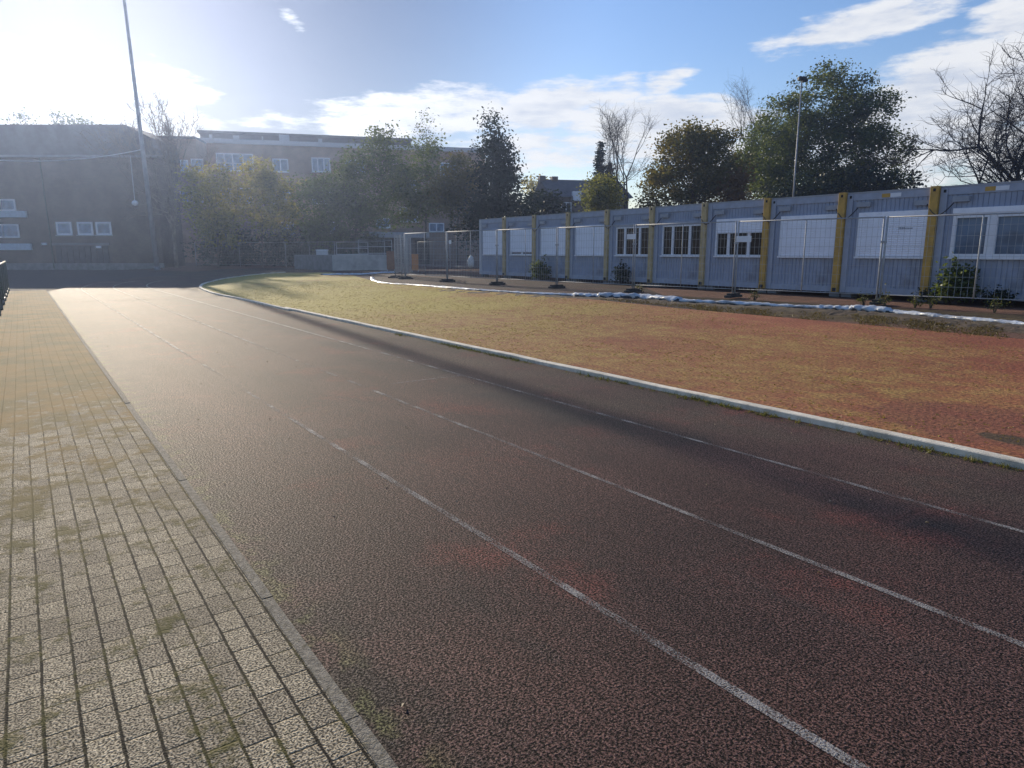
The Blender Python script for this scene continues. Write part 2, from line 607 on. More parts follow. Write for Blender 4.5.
def mat_ground():
    m, nt, bs = new_mat('yard_dirt')
    uv = uvst(nt)
    s_, t_, _ = nt.sep(uv)
    a = nt.noise(uv, .6, 6, .65)
    b = nt.noise(uv, 3.0, 6, .7)
    f = nt.noise(uv, 30, 3, .7)
    ff = nt.ramp(f, .3, .7, .5, 1.5, smooth=False)
    c = nt.mix(nt.ramp(a, .3, .7), (.125, .062, .042), (.190, .100, .068))
    c = nt.mix(nt.math('MULTIPLY', nt.ramp(b, .45, .7), .6), c, (.055, .042, .026))
    # weedy strip in front of the fence
    tf = nt.math('ADD', t_, nt.math('MULTIPLY', nt.math('SUBTRACT', s_, 8.6), .142))
    strip = nt.math('MULTIPLY', nt.ramp(tf, 12.0, 12.6), nt.ramp(tf, 16.0, 16.7, 1, 0))
    weeds = nt.mix(nt.ramp(b, .35, .62), (.050, .034, .022), (.110, .085, .038))
    c = nt.mix(nt.math('MULTIPLY', strip, .9), c, weeds)
    # grey worn asphalt on the school side
    far = nt.ramp(t_, 11.0, 7.0)
    c = nt.mix(far, c, nt.mix(nt.ramp(b, .3, .7), (.050, .045, .046), (.075, .066, .062)))
    c = nt.mix(1.0, c, nt.comb(ff, ff, ff), 'MULTIPLY')
    nt.put(bs.inputs['Base Color'], c)
    bs.inputs['Roughness'].default_value = .9
    bs.inputs['Specular IOR Level'].default_value = .2
    nt.put(bs.inputs['Normal'], nt.bump(nt.math('ADD', f, nt.math('MULTIPLY', b, 2.5)), .9, .03))
    return m


def mat_line():
    m, nt, bs = new_mat('worn_white_paint')
    uv = uvst(nt)
    g1 = nt.noise(uv, 110, 2, .7)
    g2 = nt.noise(uv, 2.5, 6, .65)
    s_, t_, _ = nt.sep(uv)
    wear = nt.math('ADD', nt.math('MULTIPLY', nt.math('SUBTRACT', g1, .5), 1.6), nt.math('MULTIPLY', nt.math('SUBTRACT', g2, .5), 1.5))
    far = nt.ramp(s_, 4.0, 9.0, 0, nt.ramp(t_, 3.6, 4.4, -.11, .02))
    far = nt.math('ADD', far, nt.ramp(s_, 10.5, 13.5, 0, .30))
    k = nt.ramp(nt.math('ADD', wear, far), -.18, .30)
    nt.put(bs.inputs['Base Color'], nt.mix(g2, (.26, .25, .235), (.40, .38, .36)))
    bs.inputs['Roughness'].default_value = .75
    tr = nt.node('ShaderNodeBsdfTransparent')
    mx = nt.node('ShaderNodeMixShader')
    nt.put(mx.inputs[0], nt.math('MULTIPLY', k, .85))
    nt.l.new(tr.outputs[0], mx.inputs[1])
    nt.l.new(bs.outputs[0], mx.inputs[2])
    nt.l.new(mx.outputs[0], nt.n['Material Output'].inputs[0])
    nt.put(bs.inputs['Normal'], nt.bump(g1, .8, .01))
    return m


def mat_brick(name, c1, c2, mortar, scale=1.0):
    m, nt, bs = new_mat(name)
    co = nt.node('ShaderNodeTexCoord').outputs['Object']
    x, y, z = nt.sep(co)
    br = nt.node('ShaderNodeTexBrick')
    nt.put(br.inputs['Vector'], nt.comb(nt.math('ADD', x, y), z))
    br.inputs['Scale'].default_value = 1.0
    br.inputs['Brick Width'].default_value = .25
    br.inputs['Row Height'].default_value = .083
    br.inputs['Mortar Size'].default_value = .008
    nt.put(br.inputs['Color1'], c1)
    nt.put(br.inputs['Color2'], c2)
    nt.put(br.inputs['Mortar'], mortar)
    n = nt.ramp(nt.noise(co, .5, 6, .65), .3, .7, .7, 1.25)
    nt.put(bs.inputs['Base Color'], nt.mix(1.0, br.outputs[0], nt.comb(n, n, n), 'MULTIPLY'))
    bs.inputs['Roughness'].default_value = .85
    nt.put(bs.inputs['Normal'], nt.bump(br.outputs[1], -.3, .01))
    return m


def mat_glass(name, c=(.03, .04, .05), rough=.06, spec=.35):
    m, nt, bs = new_mat(name)
    co = nt.node('ShaderNodeTexCoord').outputs['Object']
    nt.put(bs.inputs['Base Color'], nt.mix(nt.ramp(nt.noise(co, 1.5, 3), .35, .65), tuple(x * .7 for x in c), tuple(x * 1.3 for x in c)))
    bs.inputs['Roughness'].default_value = rough
    bs.inputs['Specular IOR Level'].default_value = spec
    nt.put(bs.inputs['Normal'], nt.bump(nt.noise(co, .9, 2), .06, .1))
    return m


M = {}
M['track'] = mat_track()
M['pavers'] = mat_pavers()
M['infield'] = mat_infield()
M['ground'] = mat_ground()
M['line'] = mat_line()
M['kerb_grey'] = mat_simple('weathered_concrete_edging', (.21, .19, .155), .85, var=.45, scale=60, bump=.8, bscale=130, dirt=(.085, .075, .028), dirt_amt=.8)
M['kerb_white'] = mat_simple('pale_concrete_kerb', (.72, .66, .54), .85, var=.16, scale=5, bump=.4, bscale=90, dirt=(.16, .14, .09), dirt_amt=.6)
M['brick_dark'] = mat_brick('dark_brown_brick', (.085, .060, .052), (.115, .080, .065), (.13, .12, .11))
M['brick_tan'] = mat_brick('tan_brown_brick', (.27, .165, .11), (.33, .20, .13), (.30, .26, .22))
M['roof_dark'] = mat_simple('dark_roofing', (.055, .055, .065), .7, var=.25, scale=2, bump=.2)
M['slate'] = mat_simple('slate_grey_roof', (.085, .09, .10), .6, var=.25, scale=1.5, bump=.2)
M['fascia'] = mat_simple('pale_fascia', (.46, .47, .49), .6, var=.1)
M['white_pvc'] = mat_simple('white_window_plastic', (.74, .76, .80), .45, var=.05)
M['panel_blue'] = mat_simple('pale_blue_panel', (.38, .46, .54), .5, var=.12)
M['glass'] = mat_glass('dark_window_glass', (.012, .014, .016), .08, .12)
M['glass_painted_sky'] = mat_glass('painted_sky_window_glass', (.10, .16, .24), .12)  # reflected sky is painted into the base colour as blue
M['glass_school'] = mat_glass('school_window_glass', (.16, .23, .32), .15)
M['cont'] = mat_simple('blue_grey_container_sheet', (.30, .345, .445), .55, var=.08, scale=2.0, dirt=(.16, .155, .15), dirt_amt=.55)
M['cont_frame'] = mat_simple('grey_container_steel', (.35, .39, .475), .55, var=.10, scale=3.0, dirt=(.18, .16, .14), dirt_amt=.45)
M['cont_pale'] = mat_simple('pale_grey_container_steel', (.52, .54, .57), .55, var=.08, scale=3.0)
M['yellow'] = mat_simple('ochre_yellow_steel', (.50, .30, .060), .5, var=.16, scale=4.0, dirt=(.22, .13, .05), dirt_amt=.5)
M['yellow_pale'] = mat_simple('pale_ochre_steel', (.48, .37, .19), .6, var=.16, scale=4.0, dirt=(.25, .17, .08), dirt_amt=.5)  # paler, tanner ochre for the farther posts
M['cont_roof'] = mat_simple('container_roof', (.30, .31, .33), .7, var=.2, scale=1.0)
M['shutter'] = mat_simple('white_roller_shutter', (.86, .89, .96), .5, var=.04, scale=2.5, dirt=(.42, .43, .45), dirt_amt=.35)
M['box_grey'] = mat_simple('grey_plastic_box', (.30, .33, .38), .5)
M['black'] = mat_simple('black_rubber', (.018, .018, .020), .7, var=.3)
M['steel'] = mat_simple('galvanised_steel', (.36, .37, .385), .68, .15, var=.15, scale=9)
M['steel_dull'] = mat_simple('dull_galvanised_mast', (.27, .28, .31), .55, .3, var=.15, scale=3)
M['wire'] = mat_simple('galvanised_wire', (.42, .43, .44), .55, .2)
M['foot'] = mat_simple('dark_fence_foot', (.045, .043, .042), .9, var=.3, bump=.4)
M['concrete'] = mat_simple('pale_cast_concrete', (.40, .39, .37), .85, var=.18, scale=2.5, bump=.3, dirt=(.18, .16, .14), dirt_amt=.5)
M['concrete_dark'] = mat_simple('grey_cast_concrete', (.17, .175, .18), .85, var=.2, scale=2.5, bump=.3)
M['film'] = mat_simple('white_plastic_sheeting', (.50, .53, .57), .38, var=.25, scale=5, bump=.7, bscale=12, dirt=(.10, .095, .085), dirt_amt=.85, spec=.5)
M['film_shade'] = mat_simple('painted_sheeting_shade', (.035, .036, .04), .5, var=.4, scale=6, bump=.6, bscale=9)  # near-black colour standing in for shade under the sheeting
M['film_blue'] = mat_simple('pale_blue_plastic_sheet', (.58, .68, .80), .4, var=.15, scale=3, bump=.5, bscale=10)
M['orange'] = mat_simple('orange_board', (.55, .20, .045), .6, var=.12)
M['rust'] = mat_simple('brown_board', (.24, .11, .06), .7, var=.2)
M['green_metal'] = mat_simple('dark_green_metal', (.020, .045, .040), .5, var=.2)
M['bark'] = mat_simple('grey_brown_bark', (.085, .068, .052), .9, var=.35, scale=3, bump=.8, bscale=25)
M['bark_dark'] = mat_simple('dark_bark', (.042, .036, .032), .9, var=.35, scale=3, bump=.8, bscale=25)
M['bark_pale'] = mat_simple('pale_twig_bark', (.17, .135, .11), .9, var=.3, scale=3)
M['leaf_green'] = mat_leaf('green_foliage', (.026, .050, .012), (.135, .170, .042), .45)
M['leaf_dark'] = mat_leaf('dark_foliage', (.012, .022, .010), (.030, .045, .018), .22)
M['leaf_yellow'] = mat_leaf('yellow_green_foliage', (.085, .100, .022), (.40, .36, .085), .55)
M['leaf_lime'] = mat_leaf('lime_green_foliage', (.060, .085, .020), (.25, .26, .060), .5)
M['leaf_rust'] = mat_leaf('green_and_rust_foliage', (.036, .056, .014), (.185, .150, .036), .45)
M['leaf_autumn'] = mat_leaf('autumn_foliage', (.075, .045, .018), (.19, .10, .030), .4)
M['leaf_conifer'] = mat_leaf('conifer_needles', (.010, .020, .012), (.024, .040, .020), .12)
M['weed'] = mat_leaf('weed_leaves', (.05, .075, .018), (.16, .15, .035), .4)
M['moss'] = mat_leaf('moss_tufts', (.045, .050, .012), (.13, .115, .028), .3)


# ------------------------------------------------------------------ ground sheets
def sheet(name, poly, off, mat, kind='structure'):
    """flat ground layer given as a polygon in track metres; follows the ground heights"""
    bm = bmesh.new()
    vs = [bm.verts.new((*xy(s, t), 0)) for s, t in poly]
    bm.faces.new(vs)
    bmesh.ops.triangulate(bm, faces=bm.faces[:])
    for b in BREAKS:
        bmesh.ops.bisect_plane(bm, geom=bm.verts[:] + bm.edges[:] + bm.faces[:], plane_co=(NV.x * b, NV.y * b, 0), plane_no=(NV.x, NV.y, 0))
    uvl = bm.loops.layers.uv.new('st')
    for v in bm.verts:
        v.co.z = gz(v.co.x, v.co.y) + off
    for f in bm.faces:
        if f.normal.z < 0:
            f.normal_flip()
        for l in f.loops:
            l[uvl].uv = st(l.vert.co.x, l.vert.co.y)
    bmesh.ops.recalc_face_normals(bm, faces=bm.faces[:])
    me = bpy.data.meshes.new(name)
    bm.to_mesh(me)
    bm.free()
    if me.polygons and me.polygons[0].normal.z < 0:
        me.flip_normals()
    me.materials.append(mat)
    o = bpy.data.objects.new(name, me)
    col.objects.link(o)
    o['kind'] = kind
    return o


def spl(pts, n):
    """Catmull-Rom through points, n samples per span"""
    out = []
    P_ = [Vector(p) for p in pts]
    P_ = [P_[0] * 2 - P_[1]] + P_ + [P_[-1] * 2 - P_[-2]]
    for i in range(1, len(P_) - 2):
        a, b, c, d = P_[i - 1:i + 3]
        for k in range(n):
            u = k / n
            out.append(.5 * ((2 * b) + (c - a) * u + (2 * a - 5 * b + 4 * c - d) * u * u + (3 * b - 3 * c + d - a) * u ** 3))
    out.append(P_[-2])
    return out


KERB_T = .75
TB = 5.83                       # inner border kerb
sheet('ground', [(-900, -1500), (1600, -1500), (1600, 1500), (-900, 1500)], -.03, M['ground'])
border = [(-9, TB), (-3, TB), (3, TB), (9, TB), (14, TB), (19, TB)]
border = [Vector((s, t, 0)) for s, t in border]
for q in [(288, 308.4), (246, 299), (216.6, 293.2), (203, 288.6), (200.5, 285.7), (206, 282.4), (224, 278.2), (253, 274.4), (285, 272.0)]:
    p = ong(*q, off=.05)
    border.append(Vector((*st(p.x, p.y), 0)))
bs_ = spl(border, 8)
border_st = [(p.x, p.y) for p in bs_]
edge = []
for q in [(330, 272.6), (352, 275.5), (372, 281), (450, 289), (520, 294.5), (600, 300.5), (680, 309), (850, 324), (1024, 340)]:
    p = ong(*q)
    edge.append(st(p.x, p.y))
e_in = edge[-1]
infield_poly = border_st + edge + [(e_in[0] - 6, e_in[1] - .1), (-9, e_in[1] - .3)]
sheet('infield', infield_poly, .012, M['infield'])
# track: straight past the path, turning right round the infield
outer = [(-9, .765), (10, .765), (24, .765), (33, .765), (42, 3.0), (49, 6.5), (54, 12), (55, 20), (20, 20), (10, 12), (4, 9), (-9, 7)]
sheet('track', outer, 0.0, M['track'])
sheet('path', [(-9, -7.0), (34, -7.0), (34, KERB_T - .021), (-9, KERB_T - .021)], .006, M['pavers'])
# lane lines
TL = [1.93, 3.12, 4.45]
LW = .042
for t in TL:
    pts = [(-4 + 1.0 * i, t) for i in range(0, 37)] + [(33 + 1.5 * i, t + .022 * (1.5 * i) ** 2) for i in range(0, 7)]
    jr = random.Random(t)
    poly = [(s, tt - LW / 2 + jr.uniform(-.004, .004)) for s, tt in pts] + [(s, tt + LW / 2 + jr.uniform(-.004, .004)) for s, tt in reversed(pts)]
    sheet('lane_marking', poly, .004, M['line'])
c0 = ong(376, 386)
s0 = st(c0.x, c0.y)[0]
sheet('cross_marking', [(s0, 3.15), (s0 + .035, 3.15), (s0 + .035, 4.42), (s0, 4.42)], .004, M['line'])
M['seam'] = mat_simple('dark_seam', (.018, .016, .015), .9, var=.4, scale=20)
for (s_a, w_) in ((st(*ong(120, 300.5).xy)[0], .05),):
    jr = random.Random(s_a)
    ts = [.8 + .25 * i for i in range(19)]
    sheet('seam', [(s_a + jr.uniform(-.008, .008), t) for t in ts] + [(s_a + w_ + jr.uniform(-.008, .008), t) for t in reversed(ts)], .003, M['seam'])
# border kerb: swept pale beam
def sweep(pts, prof):
    V, Fc = [], []
    n = len(prof)
    for i, p in enumerate(pts):
        a = pts[max(i - 1, 0)]
        b = pts[min(i + 1, len(pts) - 1)]
        d = Vector((b[0] - a[0], b[1] - a[1])).normalized()
        nn = Vector((-d.y, d.x))
        for (o, h) in prof:
            V.append((p[0] + nn.x * o, p[1] + nn.y * o, p[2] + h))
    for i in range(len(pts) - 1):
        for j in range(n):
            k = (j + 1) % n
            Fc.append((i * n + j, i * n + k, (i + 1) * n + k, (i + 1) * n + j))
    Fc.append(tuple(range(n - 1, -1, -1)))
    Fc.append(tuple((len(pts) - 1) * n + j for j in range(n)))
    return V, Fc


rk = random.Random(4)
kp = []
acc = 0
for i, (s, t) in enumerate(border_st):
    p = xy(s, t)
    kp.append((p.x, p.y, gz(p.x, p.y) + rk.uniform(-.004, .004)))
# denser along the near straight, so the stones sit a little uneven
kd = []
for a, b in zip(kp[:-1], kp[1:]):
    L = math.hypot(b[0] - a[0], b[1] - a[1])
    m_ = max(1, int(L / .5))
    for k in range(m_):
        u = k / m_
        kd.append((a[0] + (b[0] - a[0]) * u + rk.uniform(-.006, .006), a[1] + (b[1] - a[1]) * u + rk.uniform(-.006, .006), a[2] + (b[2] - a[2]) * u + rk.uniform(-.004, .004)))
kd.append(kp[-1])
mb = MB()
mb.v, mb.f = sweep(kd, [(.055, -.06), (-.055, -.06), (-.055, .042), (-.048, .050), (.048, .050), (.055, .042)])
o = mb.build('border_kerb', M['kerb_white'])
tag(o, kind='structure')
# path edging: one metre stones laid end to end
mb = MB()
s = -6.0
while s < 33:
    a, b = xy(s + .004, KERB_T), xy(s + .996, KERB_T)
    oo = rk.uniform(-.0015, .0015)
    d = NV * (.028)
    z = .009 + rk.uniform(-.003, .003)
    base = len(mb.v)
    for p, sg in ((a, -1), (a, 1), (b, 1), (b, -1)):
        q = p + d * sg + NV * oo
        mb.v.append((q.x, q.y, -.08))
    for p, sg in ((a, -1), (a, 1), (b, 1), (b, -1)):
        q = p + d * sg * .86 + NV * oo
        mb.v.append((q.x, q.y, z))
    mb.f += [tuple(base + i for i in q) for q in ((3, 2, 1, 0), (4, 5, 6, 7), (0, 1, 5, 4), (1, 2, 6, 5), (2, 3, 7, 6), (3, 0, 4, 7))]
    s += 1.0
o = mb.build('path_edging', M['kerb_grey'])
tag(o, kind='structure')


# ------------------------------------------------------------------ scattered ground cover (uncountable)
def scatter_blades(name, places, mat, h=(.01, .03), w=.004, per=5, rng=None):
    rng = rng or np.random.default_rng(3)
    V = []
    for (x, y, z, sc) in places:
        for _ in range(per):
            a = rng.uniform(0, 6.28)
            r = rng.uniform(0, .02) * sc
            px, py = x + math.cos(a) * r, y + math.sin(a) * r
            hh = rng.uniform(*h) * sc
            lean = rng.normal(0, .5, 2) * hh
            b = rng.uniform(0, 3.14)
            ww = w * sc
            dx_, dy_ = math.cos(b) * ww, math.sin(b) * ww
            V += [(px - dx_, py - dy_, z), (px + dx_, py + dy_, z), (px + lean[0] + dx_ * .5, py + lean[1] + dy_ * .5, z + hh * .8), (px + lean[0] * 1.3, py + lean[1] * 1.3, z + hh)]
    V = np.array(V)
    Fq = np.arange(len(V)).reshape(-1, 4)
    o = mesh_np(name, V, Fq, mat)
    tag(o, kind='stuff')
    return o


rg = np.random.default_rng(11)
pl = []
for _ in range(1200):       # grass tufts against the border kerb
    s = rg.uniform(.5, 12)
    cl = math.sin(s * 3.3) + math.sin(s * 1.3 + 2) + (1.2 if s < 3 else 0) + rg.normal(0, .7)
    if cl < .2:
        continue
    p = xy(s, TB - .075 - abs(rg.normal(0, .05)))
    pl.append((p.x, p.y, 0.0, rg.uniform(.6, 1.5)))
scatter_blades('verge_grass', pl, M['weed'], h=(.010, .034), w=.003, per=5, rng=rg)
pl = []
for _ in range(4200):       # weeds on the dirt strip before the fence
    px = rg.uniform(600, 1100)
    lo = 300.5 + (px - 620) * .064
    p = ong(px, lo + rg.uniform(0, 1) * (1.5 + (px - 600) * .036) - 1)
    cl = math.sin(px * .11) + math.sin(px * .043 + p.y) + rg.normal(0, .7)
    if cl < -.1:
        continue
    pl.append((p.x, p.y, p.z - .01, rg.uniform(.5, 1.5)))
M['dry_weed'] = mat_leaf('dry_weed_leaves', (.06, .045, .020), (.17, .135, .050), .3)
scatter_blades('weeds', pl, M['dry_weed'], h=(.012, .04), w=.007, per=5, rng=rg)
# low moss and grass tufts over the infield
def inside(poly, x, y):
    r_ = False
    for (x1, y1), (x2, y2) in zip(poly, poly[1:] + poly[:1]):
        if (y1 > y) != (y2 > y) and x < (x2 - x1) * (y - y1) / (y2 - y1) + x1:
            r_ = not r_
    return r_


pl = []
r7 = random.Random(7)
from mathutils import noise as mn
while len(pl) < 15000:
    s, t = r7.uniform(1, 30), r7.uniform(TB + .1, 15)
    if not inside(infield_poly, s, t):
        continue
    v = mn.noise(Vector((s * .5, t * .9, 1))) + .6 * mn.noise(Vector((s * 1.7, t * 2.6, 4))) + (s - 9) * .04
    if v < -.1 + r7.uniform(-.3, .3):
        continue
    p = xy(s, t)
    pl.append((p.x, p.y, gz(p.x, p.y) + .012, r7.uniform(.5, 1.3)))
M['moss_dry'] = mat_leaf('dry_moss_tufts', (.15, .105, .035), (.36, .30, .075), .35)
scatter_blades('moss', pl, M['moss_dry'], h=(.003, .009), w=.008, per=4, rng=np.random.default_rng(21))
# fallen leaves and grit
V = []
for _ in range(150):
    s, t = rg.uniform(.5, 16), rg.uniform(.9, 5.7)
    p = xy(s, t)
    a = rg.uniform(0, 6.28)
    r = rg.uniform(.005, .014)
    u = Vector((math.cos(a), math.sin(a)))
    v = Vector((-u.y, u.x)) * rg.uniform(.3, .7)
    V += [(p.x + u.x * r, p.y + u.y * r, .008), (p.x + v.x * r, p.y + v.y * r, .016), (p.x - u.x * r, p.y - u.y * r, .007), (p.x - v.x * r, p.y - v.y * r, .012)]
M['litter'] = mat_leaf('dry_leaf', (.12, .09, .05), (.38, .32, .22), .2)
o = mesh_np('leaf_litter', np.array(V), np.arange(len(V)).reshape(-1, 4), M['litter'])
tag(o, kind='stuff')


# ------------------------------------------------------------------ trees
def ell_points(rng, ells, n, shell=.45):
    """points spread through a set of ellipsoids (cx,cy,cz,rx,ry,rz[,weight])"""
    w = np.array([e[3] * e[4] * e[5] * (e[6] if len(e) > 6 else 1) for e in ells])
    w = w / w.sum()
    ids = rng.choice(len(ells), n, p=w)
    d = rng.normal(size=(n, 3))
    d /= np.linalg.norm(d, axis=1)[:, None]
    r = rng.uniform(shell, 1.0, n) ** .6
    E = np.array([e[:6] for e in ells])[ids]
    return E[:, :3] + d * r[:, None] * E[:, 3:]


def skeleton(rng, trunk, targets, bow=.12, droop=0.0, spacing=.6, up_bias=.4):
    """grow limbs from a trunk polyline to every target; returns nodes, parents"""
    nodes, par = [], []
    for i, p in enumerate(trunk):
        nodes.append(np.array(p, float))
        par.append(i - 1)
    order = np.argsort(np.linalg.norm(targets - np.array(trunk[len(trunk) // 2]), axis=1))
    arr = np.array(nodes)
    for k in order:
        a = targets[k]
        d = arr - a
        dist = np.linalg.norm(d, axis=1)
        hz = np.hypot(d[:, 0], d[:, 1])
        pen = np.maximum(0, d[:, 2] + up_bias * hz) * 1.6
        pen[0] += 4
        j = int(np.argmin(dist + pen))
        b = arr[j]
        L = np.linalg.norm(a - b)
        n = max(1, int(L / spacing))
        off = rng.normal(0, bow, 3) * L
        off[2] += abs(rng.normal(0, bow * .6)) * L - droop * L
        prev = j
        new = []
        for q in range(1, n + 1):
            u = q / n
            p = b + (a - b) * u + off * (u * (1 - u)) + (rng.normal(0, .05, 3) * spacing if q < n else 0)
            nodes.append(p)
            par.append(prev)
            prev = len(nodes) - 1
            new.append(p)
        arr = np.vstack([arr, new])
    return np.array(nodes), np.array(par)


def radii(nodes, par, tip, expo=2.3, rmax=None):
    n = len(nodes)
    acc = np.zeros(n)
    kids = np.zeros(n, int)
    for i in range(n - 1, -1, -1):
        if kids[i] == 0:
            acc[i] = tip ** expo
        if par[i] >= 0:
            acc[par[i]] += acc[i]
            kids[par[i]] += 1
    r = acc ** (1 / expo)
    if rmax:
        r = np.minimum(r * 1.0, rmax)
    return r, kids


def limb_mesh(nodes, par, r, n_side=5):
    """tapered tube per node-parent edge, joined in one array"""
    V, Fq = [], []
    idx = np.where(par >= 0)[0]
    A, B = nodes[par[idx]], nodes[idx]
    ra, rb = r[par[idx]], r[idx]
    ra = np.minimum(ra, rb * 1.6 + .004)
    D = B - A
    L = np.linalg.norm(D, axis=1)
    ok = L > 1e-5
    A, B, ra, rb, D, L = A[ok], B[ok], ra[ok], rb[ok], D[ok], L[ok]
    D = D / L[:, None]
    up = np.where(np.abs(D[:, 2:3]) < .9, np.array([[0, 0, 1.]]), np.array([[1., 0, 0]]))
    e1 = np.cross(D, up)
    e1 /= np.linalg.norm(e1, axis=1)[:, None]
    e2 = np.cross(D, e1)
    k = len(A)
    ang = np.arange(n_side) * 2 * np.pi / n_side
    ca, sa = np.cos(ang), np.sin(ang)
    ring = e1[:, None, :] * ca[None, :, None] + e2[:, None, :] * sa[None, :, None]
    VA = A[:, None, :] + ring * ra[:, None, None]
    VB = (B + D * (rb * .4)[:, None])[:, None, :] + ring * rb[:, None, None]
    V = np.concatenate([VA, VB], axis=1).reshape(-1, 3)
    base = (np.arange(k) * 2 * n_side)[:, None]
    j = np.arange(n_side)
    j2 = (j + 1) % n_side
    Fq = np.stack([base + j, base + j2, base + n_side + j2, base + n_side + j], axis=2).reshape(-1, 4)
    return V, Fq


def leaf_quads(rng, centres, per, spread, size, flat=.5):
    n = len(centres) * per
    c = np.repeat(centres, per, axis=0) + rng.normal(0, 1, (n, 3)) * np.array([spread, spread, spread * .75])
    u = rng.normal(size=(n, 3))
    u[:, 2] *= flat
    u /= np.linalg.norm(u, axis=1)[:, None]
    v = np.cross(u, rng.normal(size=(n, 3)))
    v /= np.linalg.norm(v, axis=1)[:, None]
    sz = size * rng.uniform(.55, 1.35, n)[:, None]
    a, b = u * sz, v * sz * .62
    V = np.stack([c - a, c + b * .9 - a * .1, c + a, c - b * .9 - a * .1], axis=1).reshape(-1, 3)
    return V, np.arange(n * 4).reshape(-1, 4)


def twig_strips(rng, nodes, kids, r, per, length, rad):
    """short bare twigs at the ends and along thin limbs"""
    idx = np.where(r < rad * 4.5)[0]
    P0 = np.repeat(nodes[idx], per, axis=0)
    n = len(P0)
    d = rng.normal(size=(n, 3))
    d[:, 2] = np.abs(d[:, 2]) * .8 + .25
    d /= np.linalg.norm(d, axis=1)[:, None]
    L = length * rng.uniform(.4, 1.3, n)[:, None]
    P1 = P0 + d * L * .5
    d2 = d + rng.normal(0, .35, (n, 3))
    P2 = P1 + d2 * L * .5
    nd = np.concatenate([P0, P1, P2])
    pr = np.concatenate([-np.ones(n, int), np.arange(n), np.arange(n, 2 * n)])
    rr = np.concatenate([np.full(n, rad), np.full(n, rad * .75), np.full(n, rad * .4)])
    return limb_mesh(nd, pr, rr, 3)


def px_ells(base, Y, ells, squash=1.0):
    """crown lobes measured in the photograph, turned into metres about the trunk's foot"""
    out = []
    for e in ells:
        cx, cy, rx, ry = e[:4]
        dyf = e[4] if len(e) > 4 else 0.0
        w = e[5] if len(e) > 5 else 1.0
        c = at(cx, cy, Y + dyf)
        k = (Y + dyf) / FPX
        out.append((c.x - base.x, c.y - base.y, c.z - base.z, rx * k, rx * k * squash, ry * k, w))
    return out


def tree(name, px, Y, ells, leaf, label, seed, n_t=90, per=60, lsize=.14, spread=.45, bark='bark', top=None, lean=0.0, shell=.35, group=None, cat='tree', tip=.012, twigs=0, rtrunk=None, squash=1.0, up=.4):
    rng = np.random.default_rng(seed)
    base = ground_at(px, Y)
    E = px_ells(base, Y, ells, squash)
    root = empty(name, base, 0, label, cat, group)
    zt = top if top else max(e[2] for e in E)
    cx = sum(e[0] * e[3] for e in E) / sum(e[3] for e in E)
    cy = sum(e[1] * e[3] for e in E) / sum(e[3] for e in E)
    nseg = 7
    trunk = []
    for i in range(nseg + 1):
        u = i / nseg
        trunk.append((cx * u ** 1.5 + rng.normal(0, .04) * zt * .1, cy * u ** 1.5 + rng.normal(0, .04) * zt * .1, -.1 + (zt + .1) * u))
    tg = ell_points(rng, E, n_t, shell)
    tg = tg[tg[:, 2] > .3]
    nodes, par = skeleton(rng, trunk, tg, up_bias=up)
    r, kids = radii(nodes, par, tip)
    if rtrunk:
        r = r * (rtrunk / r[0])
        r = np.maximum(r, tip * .6)
    V, Fq = limb_mesh(nodes, par, r, 6)
    mesh_np('trunk', V, Fq, M[bark], root, True)
    if leaf:
        # foliage clumps at the limb ends and, thinner, on the limbs' outer halves
        ends = nodes[(kids == 0)]
        thin = nodes[(r < tip * 3.0) & (kids > 0)]
        if len(thin) > 2 * n_t:
            thin = thin[rng.choice(len(thin), 2 * n_t, replace=False)]
        V1, F1 = leaf_quads(rng, ends, per, spread, lsize)
        V2, F2 = leaf_quads(rng, thin, max(2, int(per * .8)), spread * 1.1, lsize)
        mesh_np('crown', np.vstack([V1, V2]), np.vstack([F1, F2 + len(V1)]), M[leaf], root)
    if twigs:
        V, Fq = twig_strips(rng, nodes, kids, r, twigs, spread * 2.2, tip * .55)
        mesh_np('twigs' if leaf else 'crown', V, Fq, M[bark], root)
    return root


